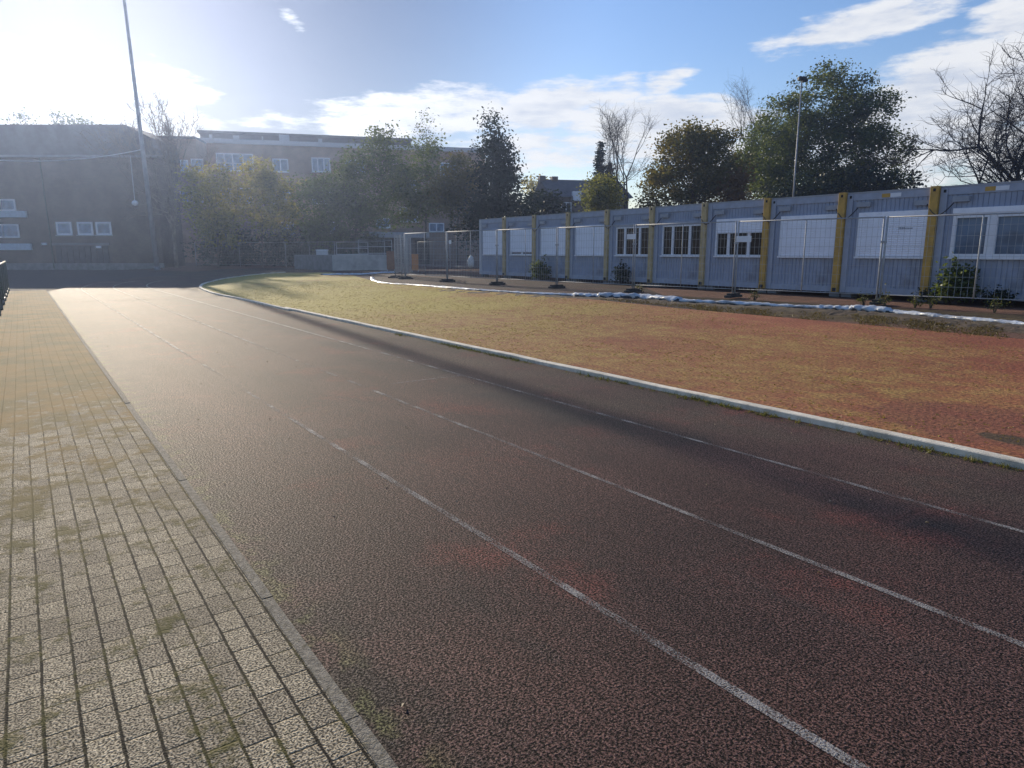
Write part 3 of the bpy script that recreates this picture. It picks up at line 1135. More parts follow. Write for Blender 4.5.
def bare_tree(px, Y, H_, label, seed, limbs=5, trunk=2.0, spread=.5, depth=6, r0=.25, group=None, bark='bark_dark', kids=(2, 3), tmin=.009):
    rng = np.random.default_rng(seed)
    base = ground_at(px, Y)
    root = empty('bare_tree', base, 0, label, 'tree', group)
    nodes, par, rad = [], [], []

    def add(p, q, r):
        nodes.append(np.array(p, float))
        par.append(q)
        rad.append(max(r, tmin * .8))
        return len(nodes) - 1

    big, fine = [], []

    def grow(i, d, L, r, dep):
        n = max(3, int(L / .45))
        p = nodes[i].copy()
        cur = i
        r1 = r * .62
        side = []
        for k in range(1, n + 1):
            d = d + rng.normal(0, .10, 3) + np.array([0, 0, .035])
            d /= np.linalg.norm(d)
            p = p + d * L / n
            cur = add(p, cur, r + (r1 - r) * k / n)
            if k < n and k > n * .25 and rng.random() < .45 and dep > 0:
                side.append((cur, k / n))
        if dep <= 0:
            return
        for q in range(rng.integers(kids[0], kids[1] + 1)):
            v = d + rng.normal(0, spread, 3)
            v[2] += .10
            v /= np.linalg.norm(v)
            grow(cur, v, L * rng.uniform(.62, .82), r1 * rng.uniform(.78, .98), dep - 1)
        for (c, u) in side:
            v = d * .6 + rng.normal(0, .75, 3)
            v[2] = abs(v[2]) * .6 + .1
            v /= np.linalg.norm(v)
            grow(c, v, L * rng.uniform(.4, .65), r * .42, max(0, dep - 2))

    i = add((0, 0, -.1), -1, r0)
    for k in range(1, 5):
        i = add((rng.normal(0, .04), rng.normal(0, .04), trunk * k / 4), i, r0 * (1 - .06 * k))
    L0 = (H_ - trunk) * .30
    for k in range(limbs):
        a = 6.283 * (k + rng.uniform(-.3, .3)) / limbs
        v = np.array([math.cos(a) * spread * 1.35, math.sin(a) * spread * 1.35, 1.0 if k else 1.6])
        v /= np.linalg.norm(v)
        grow(i, v, L0 * rng.uniform(.85, 1.15), r0 * rng.uniform(.42, .6), depth - 2 if depth > 6 else depth - 2)
    nodes, par, rad = np.array(nodes), np.array(par), np.array(rad)
    top = nodes[:, 2].max()
    nodes[:, 2] *= H_ / top
    fine_m = rad < tmin * 2.2
    V, Fq = limb_mesh(nodes, np.where(fine_m, -1, par), rad, 6)
    mesh_np('trunk', V, Fq, M[bark], root, True)
    V1, F1 = limb_mesh(nodes, np.where(fine_m, par, -1), rad, 4)
    k_ = np.zeros(len(nodes), int)
    tips = nodes[fine_m]
    V2, F2 = twig_strips(rng, tips, None, np.zeros(len(tips)), 1, .9, tmin * .75)
    n1 = len(V1)
    root_c = mesh_np('crown', np.vstack([V1, V2]), np.vstack([F1, quadify(F2) + n1]), M[bark], root)
    return root


def quadify(F_):
    return F_


G_SCHOOL = 'trees in front of the school'
G_BACK = 'trees behind the containers'
bare_tree(176, 60, 14.0, 'slender bare tree with thin upright twigs beside the lamp mast', 1, limbs=6, trunk=2.5, spread=.20, depth=6, r0=.16, group=G_SCHOOL, bark='bark_pale', tmin=.016)
tree('deciduous_tree', 218, 56, [(215, 203, 28, 30), (205, 182, 20, 18), (234, 195, 18, 22), (218, 228, 24, 16)], 'leaf_yellow', 'small yellow-green tree in front of the tan school block, nearest the mast', 2, n_t=120, per=80, lsize=.115, spread=.42, group=G_SCHOOL)
tree('deciduous_tree', 262, 57, [(262, 200, 26, 30), (258, 174, 15, 14), (278, 215, 18, 22), (285, 190, 12, 14)], 'leaf_yellow', 'bushy yellow-green tree below the wide white school window', 3, n_t=120, per=80, lsize=.115, spread=.42, group=G_SCHOOL)
tree('deciduous_tree', 318, 58, [(318, 208, 28, 30), (305, 186, 15, 14), (332, 192, 20, 20), (330, 230, 24, 16)], 'leaf_green', 'low green bushy tree behind the grey concrete block', 4, n_t=120, per=80, lsize=.115, spread=.42, group=G_SCHOOL)
tree('deciduous_tree', 352, 56, [(372, 180, 36, 30), (385, 150, 26, 19), (350, 198, 24, 28), (402, 197, 24, 26), (375, 215, 26, 16)], 'leaf_green', 'broad green tree with a leaning trunk rising over the school roof', 5, n_t=180, per=80, lsize=.115, spread=.42, group=G_SCHOOL, twigs=1)
tree('deciduous_tree', 425, 58, [(420, 185, 24, 28), (425, 160, 18, 16), (440, 200, 18, 20)], 'leaf_green', 'mid green tree between the leaning tree and the poplar', 6, n_t=80, per=80, lsize=.115, spread=.42, group=G_SCHOOL)
tree('birch_tree', 427, 80, [(426, 130, 9, 24), (434, 138, 8, 16), (422, 150, 12, 16)], 'leaf_green', 'thin wispy birch top poking above the school roof', 7, n_t=60, per=9, lsize=.14, spread=.4, group=G_SCHOOL, twigs=2, tip=.01)
tree('deciduous_tree', 458, 55, [(458, 178, 22, 24), (448, 195, 18, 22), (470, 195, 16, 22)], 'leaf_rust', 'rounded yellowing tree just left of the dark poplar', 8, n_t=90, per=80, lsize=.115, spread=.42, group=G_SCHOOL)
tree('poplar_tree', 497, 52, [(497, 190, 24, 26), (496, 165, 17, 26), (493, 138, 8, 20), (500, 152, 11, 18), (492, 126, 5, 10, 0, 4)], 'leaf_dark', 'tall dark pointed poplar left of the container row', 9, n_t=130, per=80, lsize=.115, spread=.42, group=G_SCHOOL, bark='bark_dark')
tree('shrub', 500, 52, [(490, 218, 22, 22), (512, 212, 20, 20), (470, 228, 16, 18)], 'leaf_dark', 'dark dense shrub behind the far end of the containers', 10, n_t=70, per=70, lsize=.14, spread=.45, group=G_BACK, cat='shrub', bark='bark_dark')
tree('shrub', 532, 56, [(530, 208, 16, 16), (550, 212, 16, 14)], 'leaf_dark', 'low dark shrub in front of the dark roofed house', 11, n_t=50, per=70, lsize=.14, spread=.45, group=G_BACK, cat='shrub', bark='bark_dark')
tree('deciduous_tree', 541, 110, [(538, 188, 13, 9), (548, 192, 10, 8)], 'leaf_yellow', 'pale hazy treetop far off, left of the dark house', 12, n_t=40, per=40, lsize=.22, spread=.7, group=G_BACK)
tree('deciduous_tree', 600, 50, [(600, 192, 15, 14), (592, 203, 12, 10), (610, 198, 10, 14)], 'leaf_lime', 'bright yellow-green small tree below the dark spruce', 13, n_t=70, per=80, lsize=.09, spread=.35, group=G_BACK)
bare_tree(624, 54, 12.0, 'spindly bare tree standing right of the dark spruce', 14, limbs=4, trunk=4.5, spread=.30, depth=6, r0=.15, group=G_BACK)
tree('deciduous_tree', 690, 46, [(690, 168, 40, 38), (672, 185, 30, 26), (715, 165, 30, 34), (693, 140, 26, 20), (650, 195, 16, 14), (730, 190, 20, 24)], 'leaf_rust', 'broad round tree with rusty top, left of the tallest tree', 15, n_t=240, per=120, lsize=.095, spread=.33, group=G_BACK)
tree('deciduous_tree', 738, 42, [(738, 188, 12, 13), (733, 200, 10, 8), (742, 178, 8, 8)], 'leaf_autumn', 'small russet tree between the round tree and the tallest tree', 16, n_t=40, per=40, lsize=.10, spread=.3, group=G_BACK)
tree('deciduous_tree', 825, 56, [(828, 105, 40, 36), (790, 125, 34, 26), (768, 160, 30, 30), (862, 118, 34, 34), (885, 150, 26, 26), (830, 150, 50, 40), (800, 185, 50, 26), (870, 185, 36, 26), (905, 178, 12, 18)], 'leaf_green', 'tallest tree, wide dark green crown behind the light pole', 17, n_t=450, per=130, lsize=.105, spread=.38, group=G_BACK, bark='bark_dark', squash=.8)
bare_tree(762, 66, 16.8, 'bare treetop showing over the left shoulder of the tallest tree', 18, limbs=5, trunk=6.5, spread=.34, depth=6, r0=.18, group=G_BACK, tmin=.0075)
bare_tree(1046, 44, 15.0, 'big bare tree with many dark limbs at the right edge', 19, limbs=8, trunk=1.4, spread=.62, depth=7, r0=.36, group=G_BACK, kids=(2, 3), tmin=.014)
for k, (px_, Y_, lb_) in enumerate(((228, 63, 'dark low shrub under the yellow-green tree nearest the mast'), (292, 62, 'dark low shrub left of the white box on the dark block'), (352, 61, 'dark low shrub under the leaning tree behind the pale barriers'))):
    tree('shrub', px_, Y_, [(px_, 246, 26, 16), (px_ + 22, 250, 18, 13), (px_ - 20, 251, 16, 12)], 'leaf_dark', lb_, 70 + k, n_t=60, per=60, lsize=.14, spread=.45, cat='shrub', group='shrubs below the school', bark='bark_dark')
tree('deciduous_tree', 766, 62, [(768, 158, 32, 34), (752, 172, 22, 24), (778, 132, 20, 18)], 'leaf_green', 'yellowish green crown leaning out left of the tallest tree', 24, n_t=150, per=90, lsize=.11, spread=.42, group=G_BACK)
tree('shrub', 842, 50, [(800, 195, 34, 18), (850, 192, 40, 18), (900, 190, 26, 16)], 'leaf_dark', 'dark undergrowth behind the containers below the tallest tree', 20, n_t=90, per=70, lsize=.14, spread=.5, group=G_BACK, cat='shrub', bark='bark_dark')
tree('bare_tree', 22, 95, [(18, 122, 12, 9), (30, 124, 12, 8)], 'leaf_green', 'bare twiggy treetop over the dark school roof, leftmost', 21, n_t=40, per=4, lsize=.2, spread=.6, twigs=2, tip=.02, bark='bark_pale')
tree('deciduous_tree', 62, 95, [(60, 122, 9, 9), (75, 124, 9, 5), (90, 126, 8, 4)], 'leaf_green', 'leafy treetop peeking over the dark school roof', 22, n_t=40, per=14, lsize=.2, spread=.5, tip=.02)


def spruce(px, Y, ytop, yb, halfw, seed, label):
    rng = np.random.default_rng(seed)
    base = ground_at(px, Y)
    H_ = at(px, ytop, Y).z - base.z
    wid = halfw * Y / FPX
    root = empty('spruce_tree', base, 0, label, 'tree', G_BACK)
    m_ = MB().tube([(0, 0, -.1), (0, 0, H_ * .5), (0, 0, H_)], [.16, .1, .02], 7)
    m_.build('trunk', M['bark_dark'], root, True)
    cs = []
    z = H_ * .12
    while z < H_ * .99:
        rr = wid * (1 - z / H_) ** .85 * 1.15 + .04
        k = int(6 + rr * 9)
        for _ in range(k):
            a = rng.uniform(0, 6.28)
            q = rr * rng.uniform(.25, 1.08)
            cs.append((math.cos(a) * q, math.sin(a) * q, z - q * .35 + rng.normal(0, .08)))
        z += .22
    V, Fq = leaf_quads(rng, np.array(cs), 14, .14, .11, .35)
    mesh_np('crown', V, Fq, M['leaf_conifer'], root)
    return root


spruce(598, 62, 141, 200, 15, 31, 'dark narrow spruce in front of the dark roofed house, the taller one')
spruce(607, 58, 162, 200, 12, 32, 'short dark spruce tucked against the right of a taller spruce')


# ------------------------------------------------------------------ buildings
def window(parent, x0, x1, z0, z1, y, bars=(), hbars=(), frame=.07, glass='glass_school', sill=True, depth=.08, name='window'):
    """frame standing proud of a wall at local y, pane set back as a sub-part"""
    m_ = MB()
    m_.box(x0, x1, y - depth, y, z0, z0 + frame).box(x0, x1, y - depth, y, z1 - frame, z1)
    m_.box(x0, x0 + frame, y - depth, y, z0 + frame, z1 - frame).box(x1 - frame, x1, y - depth, y, z0 + frame, z1 - frame)
    for b in bars:
        m_.box(b - frame / 2, b + frame / 2, y - depth, y, z0 + frame, z1 - frame)
    for b in hbars:
        m_.box(x0 + frame, x1 - frame, y - depth * .8, y - .005, b - frame / 3, b + frame / 3)
    w = m_.build(name, M['white_pvc'], parent)
    MB().box(x0 + frame * .6, x1 - frame * .6, y - depth * .45, y - depth * .3, z0 + frame * .6, z1 - frame * .6).build('pane', M[glass], w)
    if sill:
        MB().box(x0 - .08, x1 + .08, y - depth - .09, y - depth + .02, z0 - .07, z0 - .003).build('sill', M['fascia'], w)
    return w


def building_local(px0, Y0, px1, Y1):
    """facade line from one measured place to another: returns origin, rotation, function pixel-> local x,z"""
    a, b = at(px0, 260, Y0), at(px1, 260, Y1)
    d = Vector((b.x - a.x, b.y - a.y))
    L = d.length
    d.normalize()
    rz = math.atan2(d.y, d.x)

    def loc(px, py):
        r_ = ray(px, py)
        # intersect the viewing line with the facade plane
        n = Vector((-d.y, d.x))
        k = (n.x * a.x + n.y * a.y) / (n.x * r_.x + n.y * r_.y)
        p = Vector((0, 0, EYE)) + r_ * k
        return (p.x - a.x) * d.x + (p.y - a.y) * d.y, p.z
    return Vector((a.x, a.y, 0)), rz, L, loc


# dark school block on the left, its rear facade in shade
o0, rz, L, loc = building_local(0, 61, 140, 61)
xl = -22.0
xr = loc(142, 130)[0]
x127, z127 = loc(126, 125)
x150, z150 = loc(152, 138)
zg = loc(60, 157)[1]
bA = empty('school_building', o0, rz, 'dark brown brick school block with sloping roof end, left of the mast', 'building')
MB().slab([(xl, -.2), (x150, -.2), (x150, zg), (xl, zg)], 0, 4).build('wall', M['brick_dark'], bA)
MB().slab([(xl - .3, zg + .003), (x150 + .3, zg + .003), (x150, z150), (x127, z127), (xl - .3, z127)], -.25, 4.2).build('roof', M['slate'], bA)
MB().box(xl, x150 + .04, -.08, -.004, -.2, .55).build('plinth', M['concrete_dark'], bA)
MB().box(xl - .3, x150 + .35, -.40, -.25, zg - .06, zg + .12).build('gutter', M['steel_dull'], bA)
for px0 in (57.5, 78.5, 97):
    xa, za = loc(px0, 235)
    xb, zb = loc(px0 + 14, 222)
    window(bA, xa, xb, za, zb, -.01, hbars=(), frame=.14)
    # the surround standing on three sides
xa, _ = loc(55, 243)
xb, zb = loc(108, 243)
m_ = MB()
for i in range(9):
    x = xa + (xb - xa) * i / 9
    m_.box(x + .02, x + (xb - xa) / 9 - .02, -.05, -.012, .02, zb - .25)
m_.build('garage_door', M['roof_dark'], bA)
MB().box(xa - .2, xb + .2, -.16, -.012, zb - .2, zb).build('door_lintel', M['concrete_dark'], bA)
for px0, py0 in ((46, 244), (100, 247)):
    x, z = loc(px0, py0)
    MB().box(x - .22, x + .22, -.26, -.17, z - .09, z + .09).box(x - .04, x + .04, -.17, 0, z - .03, z + .03).build('wall_lamp', M['white_pvc'], bA)
x, z = loc(50.5, 232)
MB().tube([(x, -.1, .1), (x, -.1, z), (x - .1, -.1, zg - .05)], .055, 7).build('downpipe', M['green_metal'], bA)
# stair hall with pale parapet bands
for (p0, p1, q0, q1) in ((-40, 27, 211, 217.5), (-40, 32, 243.5, 250)):
    xa, za = loc(p0, q1)
    xb, zb = loc(p1, q0)
    MB().box(xa, xb, -.22, -.012, za, zb).build('balcony_band', M['panel_blue'], bA)
for (p0, p1, q0, q1) in ((-14, 1, 199, 211), (1.5, 15, 199, 211), (-14, 3, 224, 238), (4, 18.5, 224, 238), (-34, -16, 199, 211), (-34, -16, 224, 238)):
    xa, za = loc(p0, q1)
    xb, zb = loc(p1, q0)
    window(bA, xa, xb, za + .02, zb - .02, -.01, frame=.10, sill=False)

# connecting block between the dark block and the tan block
o0, rz, L, loc = building_local(138, 82, 204, 83)
bC = empty('school_building', o0, rz, 'brown brick linking block behind the bare tree, right of the mast', 'building')
ztop = loc(150, 138)[1]
MB().box(-3, L + .2, 0, 4, -.2, ztop).build('wall', M['brick_tan'], bC)
MB().box(-3.15, L + .2, -.2, 4.2, ztop, ztop + .25).build('roof', M['slate'], bC)
for (p0, p1, q0, q1) in ((181, 188, 160, 172), (192, 203, 159, 172), (165, 172, 160, 172), (181, 188, 190, 202), (192, 203, 190, 202), (150, 158, 160, 172)):
    xa, za = loc(p0, q1)
    xb, zb = loc(p1, q0)
    window(bC, xa, xb, za, zb, -.01, frame=.12, glass='glass_school')

# long tan brick school block
o0, rz, L, loc = building_local(206, 88, 486, 97)
bB = empty('school_building', o0, rz, 'long tan brick school block with dark setback top storey behind the trees', 'building')
ztop = loc(207, 143)[1]
MB().box(0, L, 0, 14, -.2, ztop).build('wall', M['brick_tan'], bB)
MB().box(-.25, L + .25, -.30, .02, ztop + .003, ztop + .55).build('parapet', M['fascia'], bB)
zp = at(206, 130, 89).z
xe = loc(411, 138)[0]
MB().box(.3, xe, 1.2, 12, ztop + .003, zp - .25).build('top_storey', M['roof_dark'], bB)
MB().box(.0, xe + .3, .9, 12.3, zp - .247, zp).build('roof', M['slate'], bB)
for (p0, p1) in ((208, 211), (232, 238), (261, 262), (318, 322)):
    xa, xb = loc(p0, 138)[0], loc(p1, 138)[0]
    MB().box(xa, xb, 1.08, 1.19, ztop + .6, zp - .45).build('window', M['fascia'], bB)
xa, xb = loc(279, 138)[0], loc(289, 138)[0]
MB().box(xa, xb, .1, 1.1, ztop + .3, ztop + 1.35).build('vent_housing', M['fascia'], bB)
for (p0, p1, q0, q1, bars, hb) in ((217, 253, 154, 171, (.22, .44, .72), (.45,)), (273, 288, 159, 172, (.5,), ()), (312, 330, 158, 172, (.33, .66), ()), (345, 365, 160, 173, (.5,), ()), (440, 456, 163, 176, (.5,), ()),
                                   (217, 253, 188, 203, (.33, .66), ()), (272, 290, 190, 204, (.5,), ()), (312, 330, 190, 204, (.5,), ()), (282, 294, 222, 234, (.5,), ()), (325, 338, 222, 234, (.5,), ()),
                                   (400, 418, 207, 222, (.5,), (.5,)), (429, 444, 223, 232, (.5,), ()), (398, 416, 180, 194, (.5,), ()), (376, 390, 218, 228, (.5,), ())):
    xa, za = loc(p0, q1)
    xb, zb = loc(p1, q0)
    window(bB, xa, xb, za, zb, -.01, bars=[xa + (xb - xa) * b for b in bars], hbars=[za + (zb - za) * b for b in hb], frame=.14)

# low flat annex
o0, rz, L, loc = building_local(366, 72, 428, 73)
bD = empty('annex', o0, rz, 'low flat roofed annex with pale grey fascia behind the concrete blocks', 'building')
zt = loc(380, 232)[1]
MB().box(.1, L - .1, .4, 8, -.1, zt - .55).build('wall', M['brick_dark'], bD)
MB().box(-.2, L + .2, 0, 8.3, zt - .547, zt).build('roof', M['fascia'], bD)
for i in range(3):
    xa = .8 + i * L / 3
    MB().box(xa, xa + 1.5, .33, .39, .2, zt - .8).build('door', M['glass'], bD)

# dark roofed house behind the containers
o0, rz, L, loc = building_local(552, 78, 630, 80)
bE = empty('house', o0, rz, 'dark roofed house with chimneys seen over the container roofs', 'house')
zr = loc(580, 175.5)[1]
ze = loc(580, 197)[1]
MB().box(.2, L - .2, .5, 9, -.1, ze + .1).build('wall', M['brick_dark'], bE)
m_ = MB()
m_.v = [(-.2, 0, ze), (L + .2, 0, ze), (L + .2, 4.8, zr), (-.2, 4.8, zr), (-.2, 9.6, ze), (L + .2, 9.6, ze)]
m_.f = [(0, 1, 2, 3), (3, 2, 5, 4), (0, 3, 4), (1, 5, 2), (0, 4, 5, 1)]
rf = m_.build('roof', M['roof_dark'], bE)
for px0, wd, up in ((553, .35, .35), (566, .35, .3), (626, .45, .3)):
    x = loc(px0, 175)[0]
    MB().box(x - wd, x + wd, 4.3, 5.1, zr - .6, zr + up).build('chimney', M['brick_dark'], rf)
x, z = loc(577, 196)
m_ = MB().box(x - .45, x + .45, -.12, .5, z - .5, z + .5)
m_.build('dormer_window', M['white_pvc'], bE)
for p0 in (562, 590, 612):
    xa, za = loc(p0, 214)
    window(bE, xa, xa + 1.2, za, za + 1.3, .49, bars=(xa + .6,), frame=.09, glass='glass')


# ------------------------------------------------------------------ office containers
ZC = .42
A_ = onz(1024, 301.3, ZC)
B_ = onz(481, 274.1, ZC)
cd = Vector((A_.x - B_.x, A_.y - B_.y)).normalized()         # along the row towards the viewpoint
crz = math.atan2(cd.y, cd.x)
pos = []
for px in (505.5, 536, 570.5, 608.2, 653, 705.5, 766.4, 840, 926):
    lo, hi = 0.0, 40.0
    for _ in range(50):
        mid = (lo + hi) / 2
        q = Vector((B_.x, B_.y, ZC)) + Vector((cd.x, cd.y, 0)) * mid
        f_ = q.y * math.cos(PITCH) - (q.z - EYE) * math.sin(PITCH)
        if 512 + FPX * q.x / f_ < px:
            lo = mid
        else:
            hi = mid
    pos.append(lo)
CW, CX0 = np.polyfit(np.arange(1, 10), pos, 1)               # pitch of the row; post 1 is the right end of unit 0
CH = 2.72
W = CW - .012
G_C = 'site office containers in a row'
CONT = [
    ('shutter', 'grey site container at the far left end of the row, pale corner post'),
    ('shutter_gap', 'grey site container with a dark slit under its closed shutter'),
    ('shutter', 'grey site container with a leafy plant before it, third from the far end'),
    ('shutter', 'grey site container, shutter down, just left of the first unshuttered window'),
    ('win3', 'grey site container with a three pane window and small bush below'),
    ('win3', 'grey site container with a clear three pane window, left of the half shuttered one'),
    ('half', 'grey site container with shutter only partly lowered over its window'),
    ('shutter', 'grey site container, plain shutter down, no plate on its top beam'),
    ('shutter_text', 'grey site container with lettered shutter and yellow white plate above'),
    ('win2', 'grey site container with two large sky reflecting panes, nearest at right edge'),
]


def ribbed(mb_, x0, x1, z0, z1, y, pitch=.115, dep=.013):
    """vertical folded sheet: flat panels with narrow grooves"""
    n = max(1, round((x1 - x0) / pitch))
    p = (x1 - x0) / n
    prof = [(x0, y)]
    for i in range(n):
        a = x0 + i * p
        prof += [(a + p * .78, y), (a + p * .84, y + dep), (a + p * .94, y + dep), (a + p, y)]
    b = len(mb_.v)
    for (x, yy) in prof:
        mb_.v += [(x, yy, z0), (x, yy, z1)]
    for i in range(len(prof) - 1):
        mb_.f.append((b + 2 * i, b + 2 * i + 2, b + 2 * i + 3, b + 2 * i + 1))


def container(i, kind, label):
    x_off = CX0 + CW * i
    o = Vector((B_.x, B_.y, 0)) + Vector((cd.x, cd.y, 0)) * x_off
    root = empty('office_container', (o.x, o.y, ZC), crz, label, 'container', G_C)
    zb, zt = .16, CH - .22
    x0, x1 = .17, W - .17
    wx0, wx1, wz0, wz1 = .40, W - .19, .98, 2.04
    if kind == 'win2':
        wx0 = .36
    # shell: sides, back, floor
    MB().box(.02, W - .02, .07, 6.0, .02, CH - .05).build('body', M['cont'], root)
    MB().box(0, W, 0.0, 6.05, CH - .047, CH).build('roof', M['cont_roof'], root)
    MB().box(.0, W, .0, .068, .0, zb).build('floor_beam', M['cont_frame'], root)
    MB().box(.17, W - .17, .0, .068, zt, CH - .05).build('roof_beam', M['cont_frame'], root)
    m_ = MB()
    ribbed(m_, x0, x1, zb, wz0, .03)
    ribbed(m_, x0, x1, wz1 + .13, zt, .03)
    ribbed(m_, x0, wx0, wz0, wz1 + .13, .03)
    m_.box(wx1, x1, .03, .06, wz0, wz1 + .13)
    m_.build('wall_panel', M['cont'], root)
    # corner posts with their castings; the right one is painted yellow
    lp = MB().box(0, .165, -.012, .15, .0, CH - .05).build('corner_post', M['cont_pale' if i == 0 else 'cont_frame'], root)
    if i >= 7:
        MB().box(.07, .13, -.018, -.0125, CH - .16, CH - .09).build('corner_casting', M['black'], lp)
    yp = MB().box(W - .20, W, -.095, .15, .0, CH + .01).build('corner_post', M['yellow' if i >= 6 else 'yellow_pale'], root, bevel=.008)
    yp['label'] = 'ochre yellow corner post'
    MB().box(W - .13, W - .07, -.099, -.0955, CH - .12, CH - .05).build('corner_casting', M['black'], yp)
    MB().box(W - .15, W - .04, -.115, -.0955, .02, .12).build('corner_casting', M['black'], yp)
    # blocks it stands on
    for x in (.02, W - .32):
        for y in (.05, 5.7):
            MB().box(x, x + .3, y, y + .3, -(ZC - .3) - .02, -.002).build('support_block', M['concrete_dark'], root)
    # window
    fr = MB()
    f_ = .048
    fr.box(wx0, wx1, -.015, .06, wz0, wz0 + f_).box(wx0, wx1, -.015, .06, wz1 - f_, wz1)
    fr.box(wx0, wx0 + f_, -.015, .06, wz0 + f_, wz1 - f_).box(wx1 - f_, wx1, -.015, .06, wz0 + f_, wz1 - f_)
    ww = wx1 - wx0
    bars = {'win3': (.27, .70), 'half': (.27, .70), 'win2': (.47,)}.get(kind, (.5,))
    for b in bars:
        bw = .10 if kind != 'win2' else .13
        fr.box(wx0 + ww * b - bw / 2, wx0 + ww * b + bw / 2, -.012, .055, wz0 + f_, wz1 - f_)
    if kind == 'win2':      # casement frames inside the outer frame
        for (a, b) in ((wx0 + f_, wx0 + ww * .47 - .065), (wx0 + ww * .47 + .065, wx1 - f_)):
            fr.box(a, a + .045, -.03, .05, wz0 + f_, wz1 - f_).box(b - .045, b, -.03, .05, wz0 + f_, wz1 - f_)
            fr.box(a + .045, b - .045, -.03, .05, wz0 + f_, wz0 + f_ + .045).box(a + .045, b - .045, -.03, .05, wz1 - f_ - .06, wz1 - f_)
    w = fr.build('window', M['white_pvc'], root)
    MB().box(wx0 + .03, wx1 - .03, .030, .036, wz0 + .03, wz1 - .03).build('pane', M['glass_painted_sky' if kind == 'win2' else 'glass'], w)
    MB().box(wx0 - .04, wx1 + .03, -.07, -.016, wz0 - .035, wz0 + .012).build('sill', M['white_pvc'], w)
    MB().box(wx0 - .02, wx1 + .02, -.03, .06, wz1 + .003, wz1 + .128).build('shutter_box', M['cont_frame' if kind in ('win3',) else 'shutter'], root)
    if kind.startswith('shutter') or kind == 'half':
        z_lo = wz0 + .015 if kind != 'half' else wz1 - .30
        if kind == 'shutter_gap':
            z_lo = wz0 + .14
        sm = MB()
        b = len(sm.v)
        z = wz1 + .01
        prof = []
        while z > z_lo:
            z2 = max(z_lo, z - .052)
            prof += [(-.030, z), (-.036, (z + z2) / 2), (-.030, z2 + .006), (-.022, z2 + .003)]
            z = z2
        for (yy, zz) in prof:
            sm.v += [(wx0 + .02, yy, zz), (wx1 - .02, yy, zz)]
        for k in range(len(prof) - 1):
            sm.f.append((b + 2 * k + 2, b + 2 * k + 3, b + 2 * k + 1, b + 2 * k))
        sh = sm.build('roller_shutter', M['shutter'], root)
        MB().box(wx0 + .02, wx1 - .02, -.04, -.018, z_lo - .03, z_lo).build('end_slat', M['white_pvc'], sh)
        for xg in (wx0 - .01, wx1 - .035):
            MB().box(xg, xg + .045, -.045, -.0155, wz0, wz1 + .002).build('guide_rail', M['white_pvc'], sh)
        if kind == 'shutter_text':
            mt = MB()
            rr = random.Random(5)
            x = wx0 + ww * .60
            for k in range(9):
                wl = rr.uniform(.022, .034)
                mt.box(x, x + wl, -.040, -.037, 1.70, 1.70 + rr.choice((.035, .035, .05)))
                x += wl + .012
            mt.build('lettering', M['box_grey'], sh)
    # junction boxes and the cables looping between neighbours
    jb = MB().box(.30, .68, -.05, -.003 + .03, CH - .40, CH - .27).build('junction_box', M['box_grey'], root)
    jb = MB().box(W - .60, W - .22, -.05, .027, CH - .44, CH - .31).build('junction_box', M['box_grey'], root)
    pts = []
    for k in range(13):
        u = k / 12
        xx = W - .26 + (.62) * u
        pts.append((xx, -.05 - .085 * math.sin(math.pi * u), CH - .42 - .28 * math.sin(math.pi * u)))
    if i < 9:
        MB().tube(pts, .014, 5).build('cable', M['black'], root, True)
    if i in (8, 9):
        xa = .95 if i == 8 else .98
        pm = MB().box(xa, xa + .22, -.006, -.001, CH - .185, CH - .085).build('name_plate', M['yellow'], root)
        pm['label'] = 'yellow half of the maker plate'
        pm = MB().box(xa + .222, xa + .50, -.006, -.001, CH - .185, CH - .085).build('name_plate', M['white_pvc'], root)
        pm['label'] = 'white half of the maker plate'
    return root


for i, (k, lb) in enumerate(CONT):
    container(i, k, lb)

# ------------------------------------------------------------------ temporary fence
G_F = 'temporary mesh fence panels'
G_FF = 'dark fence feet'


def fence_panel(label, PW=3.5, PH=2.0):
    root = empty('temporary_fence', (0, 0, 0), 0, label, 'fence panel', G_F)
    r = .021
    m_ = MB()
    m_.tube([(0, 0, 0), (0, 0, PH)], r, 8).tube([(PW, 0, 0), (PW, 0, PH)], r, 8)
    m_.tube([(0, 0, PH - r), (PW, 0, PH - r)], r * .8, 8).tube([(0, 0, .16), (PW, 0, .16)], r * .5, 8)
    m_.build('frame', M['steel'], root, True)
    MB().tube([(PW / 2, 0, .16), (PW / 2, 0, PH - r)], r * .75, 8).build('middle_post', M['steel'], root, True)
    w = MB()
    n = 30
    for k in range(1, n):
        x = PW * k / n
        w.tube([(x, .004, .16), (x, .004, PH - r)], .0032, 4, caps=False)
    for k in range(1, 8):
        z = .16 + (PH - .18) * k / 8
        w.tube([(0, -.004, z), (PW, -.004, z)], .0038, 4, caps=False)
    w.build('wire_mesh', M['wire'], root)
    return root


proto = None


def put_panel(a, b, label):
    global proto
    a, b = Vector(a), Vector(b)
    d = b - a
    L = math.hypot(d.x, d.y)
    if proto is None:
        proto = fence_panel(label)
        o = proto
    else:
        o = copy_tree(proto)
        o['label'] = label
    o.location = (a.x, a.y, a.z)
    o.rotation_euler = (0, -math.asin(max(-.3, min(.3, d.z / 3.5))), math.atan2(d.y, d.x))
    o.scale = (L / 3.5, 1, 1)
    return o


foot_proto = None


